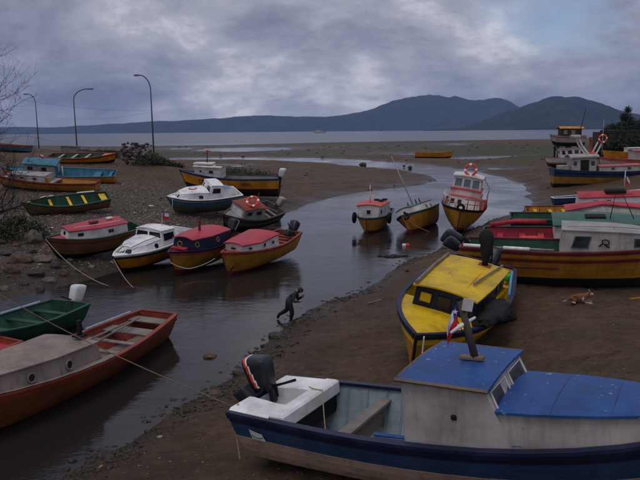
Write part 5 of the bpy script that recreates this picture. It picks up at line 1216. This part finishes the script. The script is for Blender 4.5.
for k, (u, z_, lb) in enumerate(((606, 3.0, 'ivy dark bush growing against the left end of the stone wall'), (617, 4.4, 'dark bush overgrowing the middle of the stone wall'), (630, 3.6, 'dark bush overgrowing the stone wall below the conifer'), (642, 4.6, 'dark bush overgrowing the stone wall at the right edge'))):
    leafy('bush', lb, 'bush', (atY(u, 130, 137).x, 136.9, z_-2.2), 2.4, 4.4, 3600, .16, 180+k, 'bushes on the stone wall', mats=(0, 0, 1))
# ------------------------------------------------------------------ people and dog
def skin(name, joints, edges, mats, matfun, label=None, cat=None, parent=None):
    me = bpy.data.meshes.new(name); keys = list(joints); me.from_pydata([joints[k][0] for k in keys], [(keys.index(a), keys.index(b)) for a, b in edges], [])
    o = bpy.data.objects.new(name, me); C.objects.link(o); md = o.modifiers.new('s', 'SKIN'); md.use_smooth_shade = True
    for k, sv in zip(keys, me.skin_vertices[0].data):
        rr = joints[k][1]; sv.radius = rr if hasattr(rr, '__len__') else (rr, rr)
    me.skin_vertices[0].data[0].use_root = True
    sb = o.modifiers.new('u', 'SUBSURF'); sb.levels = 2; sb.render_levels = 2
    dg = bpy.context.evaluated_depsgraph_get(); m2 = bpy.data.meshes.new_from_object(o.evaluated_get(dg)); o.modifiers.clear(); o.data = m2; bpy.data.meshes.remove(me)
    m2.materials.clear()
    for x in mats: m2.materials.append(x)
    m2.polygons.foreach_set('material_index', [matfun(p.center) for p in m2.polygons]); m2.polygons.foreach_set('use_smooth', [True]*len(m2.polygons))
    if parent: o.parent = parent
    return o
SKIN = plain('skin', (.32, .19, .13), .55, 0, .08); JACK = plain('dark_jacket', (.036, .038, .038), .85); TROU = plain('dark_trousers', (.012, .013, .018), .85); HAIR = plain('black_hair', (.008, .007, .006), .6)
def human(label, loc, rz, J, s=1.0, name='person'):
    ed = [('pel', 'sp'), ('sp', 'ch'), ('ch', 'nk'), ('nk', 'hd'), ('hd', 'ht')]
    j = {k: (Vector(v[0])*s, tuple(q*s*1.2 for q in v[1]) if hasattr(v[1], '__len__') else v[1]*s*1.55) for k, v in J.items()}
    for sd in 'lr':
        ed += [('pel', 'hip'+sd), ('hip'+sd, 'kn'+sd), ('kn'+sd, 'an'+sd), ('an'+sd, 'to'+sd), ('ch', 'sh'+sd), ('sh'+sd, 'el'+sd), ('el'+sd, 'wr'+sd), ('wr'+sd, 'pa'+sd)]
        pa = j['pa'+sd][0]; d = (pa-j['wr'+sd][0]).normalized(); up = Vector((0, 1 if sd == 'l' else -1, 0)); n_ = d.cross(up).normalized(); ac = n_.cross(d)
        for f in range(4):
            b_ = pa+ac*(.024*(1.5-f))*s+d*.02*s; ln = (.075, .085, .08, .062)[f]*s
            j['f%d%s' % (f, sd)] = (b_+d*ln*.55+n_*.01*s, .0095*s); j['g%d%s' % (f, sd)] = (b_+d*ln*.85-n_*.025*s, .008*s); ed += [('pa'+sd, 'f%d%s' % (f, sd)), ('f%d%s' % (f, sd), 'g%d%s' % (f, sd))]
        j['t'+sd] = (j['wr'+sd][0].lerp(pa, .6)+ac*.05*s, .011*s); ed.append(('wr'+sd, 't'+sd))
    hdc = j['hd'][0]; wr = [j['wr'+q][0] for q in 'lr']; an = [j['an'+q][0] for q in 'lr']; pz = j['pel'][0]
    ax = (j['ch'][0]-j['pel'][0]).normalized(); nk = j['nk'][0]
    def mf(c):
        if (c-hdc).length < .16*s and (c-nk).dot(ax) > .02*s: return 0
        for w_, q in zip(wr, 'lr'):
            if (c-j['pa'+q][0]).length < .13*s and (c-w_).dot(j['pa'+q][0]-w_) > 0: return 0
        for a in an:
            if c.z < a.z+.05*s and (c-a).length < .3*s and c.z < .3*s: return 3
        return 1 if (c-pz).dot(ax) > .02*s and c.z > .62*s else 2
    o = skin(name, j, ed, [SKIN, JACK, TROU, HAIR], mf)
    # hair cap, nose, ears and eyes
    fw = (j['fc'][0]-hdc).normalized() if 'fc' in j else Vector((1, 0, 0))
    bm = bmesh.new(); bmesh.ops.create_icosphere(bm, subdivisions=3, radius=.118*s); up = (hdc-nk).normalized()
    for v in list(bm.verts):
        if v.co.dot(fw) > .02*s and v.co.dot(up) < .045*s: bm.verts.remove(v)
    h_ = bm_obj(bm, 'hair', HAIR, o); h_.location = hdc+up*.02*s-fw*.012*s
    o.matrix_world = Matrix.Translation(loc) @ Matrix.Rotation(rz, 4, 'Z'); return tag(o, label, 'person')
RUN = {'pel': ((0, 0, .82), (.14, .11)), 'sp': ((.10, 0, .97), (.13, .10)), 'ch': ((.23, 0, 1.12), (.16, .12)), 'nk': ((.36, 0, 1.22), (.06, .06)), 'hd': ((.47, 0, 1.26), (.095, .10)), 'ht': ((.55, 0, 1.30), (.07, .08)),
 'hipl': ((.0, .09, .78), .095), 'knl': ((-.10, .10, .42), .065), 'anl': ((-.43, .10, .22), .045), 'tol': ((-.50, .10, .05), .035),
 'hipr': ((.02, -.09, .78), .095), 'knr': ((.16, -.10, .42), .065), 'anr': ((.10, -.10, .07), .045), 'tor': ((.27, -.11, .035), .035),
 'shl': ((.28, .17, 1.12), .06), 'ell': ((.32, .20, .84), .045), 'wrl': ((.52, .10, .98), .032), 'pal': ((.58, .07, 1.04), .036),
 'shr': ((.28, -.17, 1.12), .06), 'elr': ((.24, -.22, .84), .045), 'wrr': ((.46, -.14, .86), .032), 'par': ((.54, -.12, .88), .036)}
p = hit(289, 321.5); p.z = max(p.z, H(p.x, p.y), -.03)
human('person in dark clothes bending forward while wading out of the river', p+Vector((0, 0, .0)), R(-12), RUN, 1.02)
STAND = {'pel': ((0, 0, .92), (.14, .11)), 'sp': ((0, 0, 1.1), (.13, .10)), 'ch': ((0, 0, 1.32), (.17, .12)), 'nk': ((0, 0, 1.5), (.06, .06)), 'hd': ((.02, 0, 1.62), (.095, .10)), 'ht': ((.02, 0, 1.70), (.075, .08)),
 'hipl': ((0, .09, .88), .095), 'knl': ((.03, .1, .48), .065), 'anl': ((0, .1, .08), .045), 'tol': ((.14, .11, .04), .035), 'hipr': ((0, -.09, .88), .095), 'knr': ((.03, -.1, .48), .065), 'anr': ((0, -.1, .08), .045), 'tor': ((.14, -.11, .04), .035),
 'shl': ((0, .19, 1.38), .06), 'ell': ((-.02, .24, 1.1), .045), 'wrl': ((.08, .25, .86), .032), 'pal': ((.10, .25, .77), .036), 'shr': ((0, -.19, 1.38), .06), 'elr': ((-.02, -.24, 1.1), .045), 'wrr': ((.08, -.25, .86), .032), 'par': ((.10, -.25, .77), .036)}
p = atY(120, 147, 92); p.z = H(p.x, p.y); human('tiny dark figure standing behind the concrete sea wall', p, R(90), STAND)
FUR = plain('brown_fur', (.17, .068, .03), .9, 0, .4, 12); FURW = plain('white_fur', (.36, .33, .30), .9, 0, .3, 12)
DJ = {'rump': ((-.30, 0, .15), (.13, .13)), 'bel': ((-.08, 0, .15), (.12, .12)), 'che': ((.16, 0, .17), (.12, .14)), 'nk': ((.30, 0, .25), (.075, .08)), 'hd': ((.40, 0, .33), (.075, .075)), 'muz': ((.52, -.03, .30), (.04, .04)), 'nose': ((.57, -.04, .29), (.028, .028)),
 'el': ((.36, .0, .36), .03), 'earl': ((.37, .08, .41), .022), 'earl2': ((.38, .115, .36), .012), 'earr': ((.37, -.08, .41), .022), 'earr2': ((.38, -.115, .36), .012),
 'shl': ((.22, .10, .12), .055), 'ell': ((.24, .13, .05), .04), 'pwl': ((.52, .12, .03), .03), 'shr': ((.22, -.10, .12), .055), 'elr': ((.24, -.13, .05), .04), 'pwr': ((.55, -.14, .03), .03),
 'hpl': ((-.28, .10, .12), .08), 'knl': ((-.08, .16, .10), .05), 'hkl': ((-.28, .18, .04), .035), 'ftl': ((-.10, .20, .03), .03), 'hpr': ((-.28, -.10, .12), .08), 'knr': ((-.10, -.18, .10), .05), 'hkr': ((-.30, -.2, .04), .035), 'ftr': ((-.12, -.23, .03), .03),
 't1': ((-.42, .0, .10), .035), 't2': ((-.56, -.08, .04), .022), 't3': ((-.66, -.2, .03), .014)}
DE = [('rump', 'bel'), ('bel', 'che'), ('che', 'nk'), ('nk', 'hd'), ('hd', 'muz'), ('muz', 'nose'), ('hd', 'el'), ('el', 'earl'), ('earl', 'earl2'), ('el', 'earr'), ('earr', 'earr2'), ('rump', 't1'), ('t1', 't2'), ('t2', 't3')]
for q in 'lr': DE += [('che', 'sh'+q), ('sh'+q, 'el'+q), ('el'+q, 'pw'+q), ('rump', 'hp'+q), ('hp'+q, 'kn'+q), ('kn'+q, 'hk'+q), ('hk'+q, 'ft'+q)]
dog = skin('dog', {k: (Vector(v[0]), v[1]) for k, v in DJ.items()}, DE, [FUR, FURW], lambda c: 1 if (c.x > .42 and c.z < .34) or c.z < .07 or (.30 < c.x < .40 and c.z > .30 and abs(c.y) < .05) or (.12 < c.x < .2 and c.z < .2) else 0)
p = hit(579, 303); dog.matrix_world = Matrix.Translation(p+Vector((0, 0, .01))) @ Matrix.Rotation(R(-22), 4, 'Z') @ Matrix.Diagonal((.78, 1.0, 1.12, 1)); tag(dog, 'brown and white dog lying on the sand at the right', 'dog')
# ------------------------------------------------------------------ ropes, floats, litter
rope([atY(-25, 278, 27), inworld(FB1, (-.06, -.82, 1.22))], 'long mooring rope crossing the water to the stern of the blue launch', .013, plain('brown_rope', (.16, .10, .06), .9, 0, .3, 30), .25, n=30)
rope([inworld(R1, (5.4, .03, 1.52)), at(75, 268, .45), at(112, 287, -.02), at(146, 296, -.03)], 'mooring rope running from the bow of the crimson roofed boat into the river', .02, ROPE, .12)
rope([inworld(R2, (6.38, .0, 1.2)), at(135, 289, -.03)], 'mooring rope from the bow of the white moulded cruiser into the river', .018, ROPE, .2)
rope([inworld(R3, (5.72, .05, 1.0)), inworld(R3, (5.0, .72, .55)), inworld(R3, (3.3, 1.2, .7))], 'slack rope looped along the hull of the navy cabined boat', .02, ROPEW, .08)
rope([inworld(R1, (.0, -.6, 1.3)), at(155, 212, 1.35)], 'thin mooring line behind the row up to the beach', .015, ROPE, .2)
for k, (u, v, z, m_, lb) in enumerate(((404.5, 246, 0, LWHITE, 'small white float on the water below the heeling green boat'), (407.2, 246, 0, LRED, 'small red float on the water below the heeling green boat'))):
    bm = rounded((.32, .22, .22), (0, 0, .05), 2); o = bm_obj(bm, 'float', m_, None); o.location = at(u, v, z); tag(o, lb, 'float')
heap('driftwood_clump', 'dark clump of driftwood and weed at the river edge', 'driftwood', hit(392, 257), (.9, .3, .16), WEED[0], 31)
heap('litter', 'crumpled orange brown litter on the mud near the bottom left', 'litter', hit(105, 467), (.12, .08, .05), plain('litter_orange', (.42, .2, .07), .7), 33)
heap('litter', 'small pale litter on the mud left of the blue launch', 'litter', hit(161, 437), (.09, .05, .03), GREYP, 35)
o = MB().box((0, 0, 0), (1.1, .09, .05)).build('plank', OCHRE); o.location = hit(640, 299)+Vector((.1, 0, .04)); o.rotation_euler = (0, 0, R(18)); tag(o, 'yellow plank lying on the sand at the right edge', 'plank')
o = MB().tube([(0, 0, 0), (.7, .1, .05), (1.5, .25, .02)], [.035, .03, .02], 6).build('driftwood', OLDW); o.location = hit(368, 304)+Vector((0, 0, .03)); o.rotation_euler = (0, 0, R(25)); tag(o, 'short driftwood stick on the sand beside the river', 'driftwood')
for k, (u, v, lb) in enumerate(((52, 228, 'white scrap of plastic on the beach above the boats'), (150, 206, 'small white scrap below the white cruiser'), (10, 233, 'pale scrap lying at the left edge of the beach'))):
    heap('litter', lb, 'litter', hit(u, v), (.35, .12, .05), LWHITE, 50+k)
# ------------------------------------------------------------------ haze between here and the mountains
hm = bpy.data.materials.new('haze_air'); hm.use_nodes = True
hn = hm.node_tree; hn.nodes.clear()
pv = N(hn, 'ShaderNodeVolumePrincipled'); pv.inputs['Color'].default_value = (0.40, 0.56, 1.0, 1); pv.inputs['Density'].default_value = 0.000058
pv.inputs['Anisotropy'].default_value = 0.0
hn.links.new(pv.outputs[0], N(hn, 'ShaderNodeOutputMaterial').inputs['Volume'])
hz = MB().box((0, 4980, 268), (18400, 10160, 544)).build('haze', hm); hz['kind'] = 'stuff'
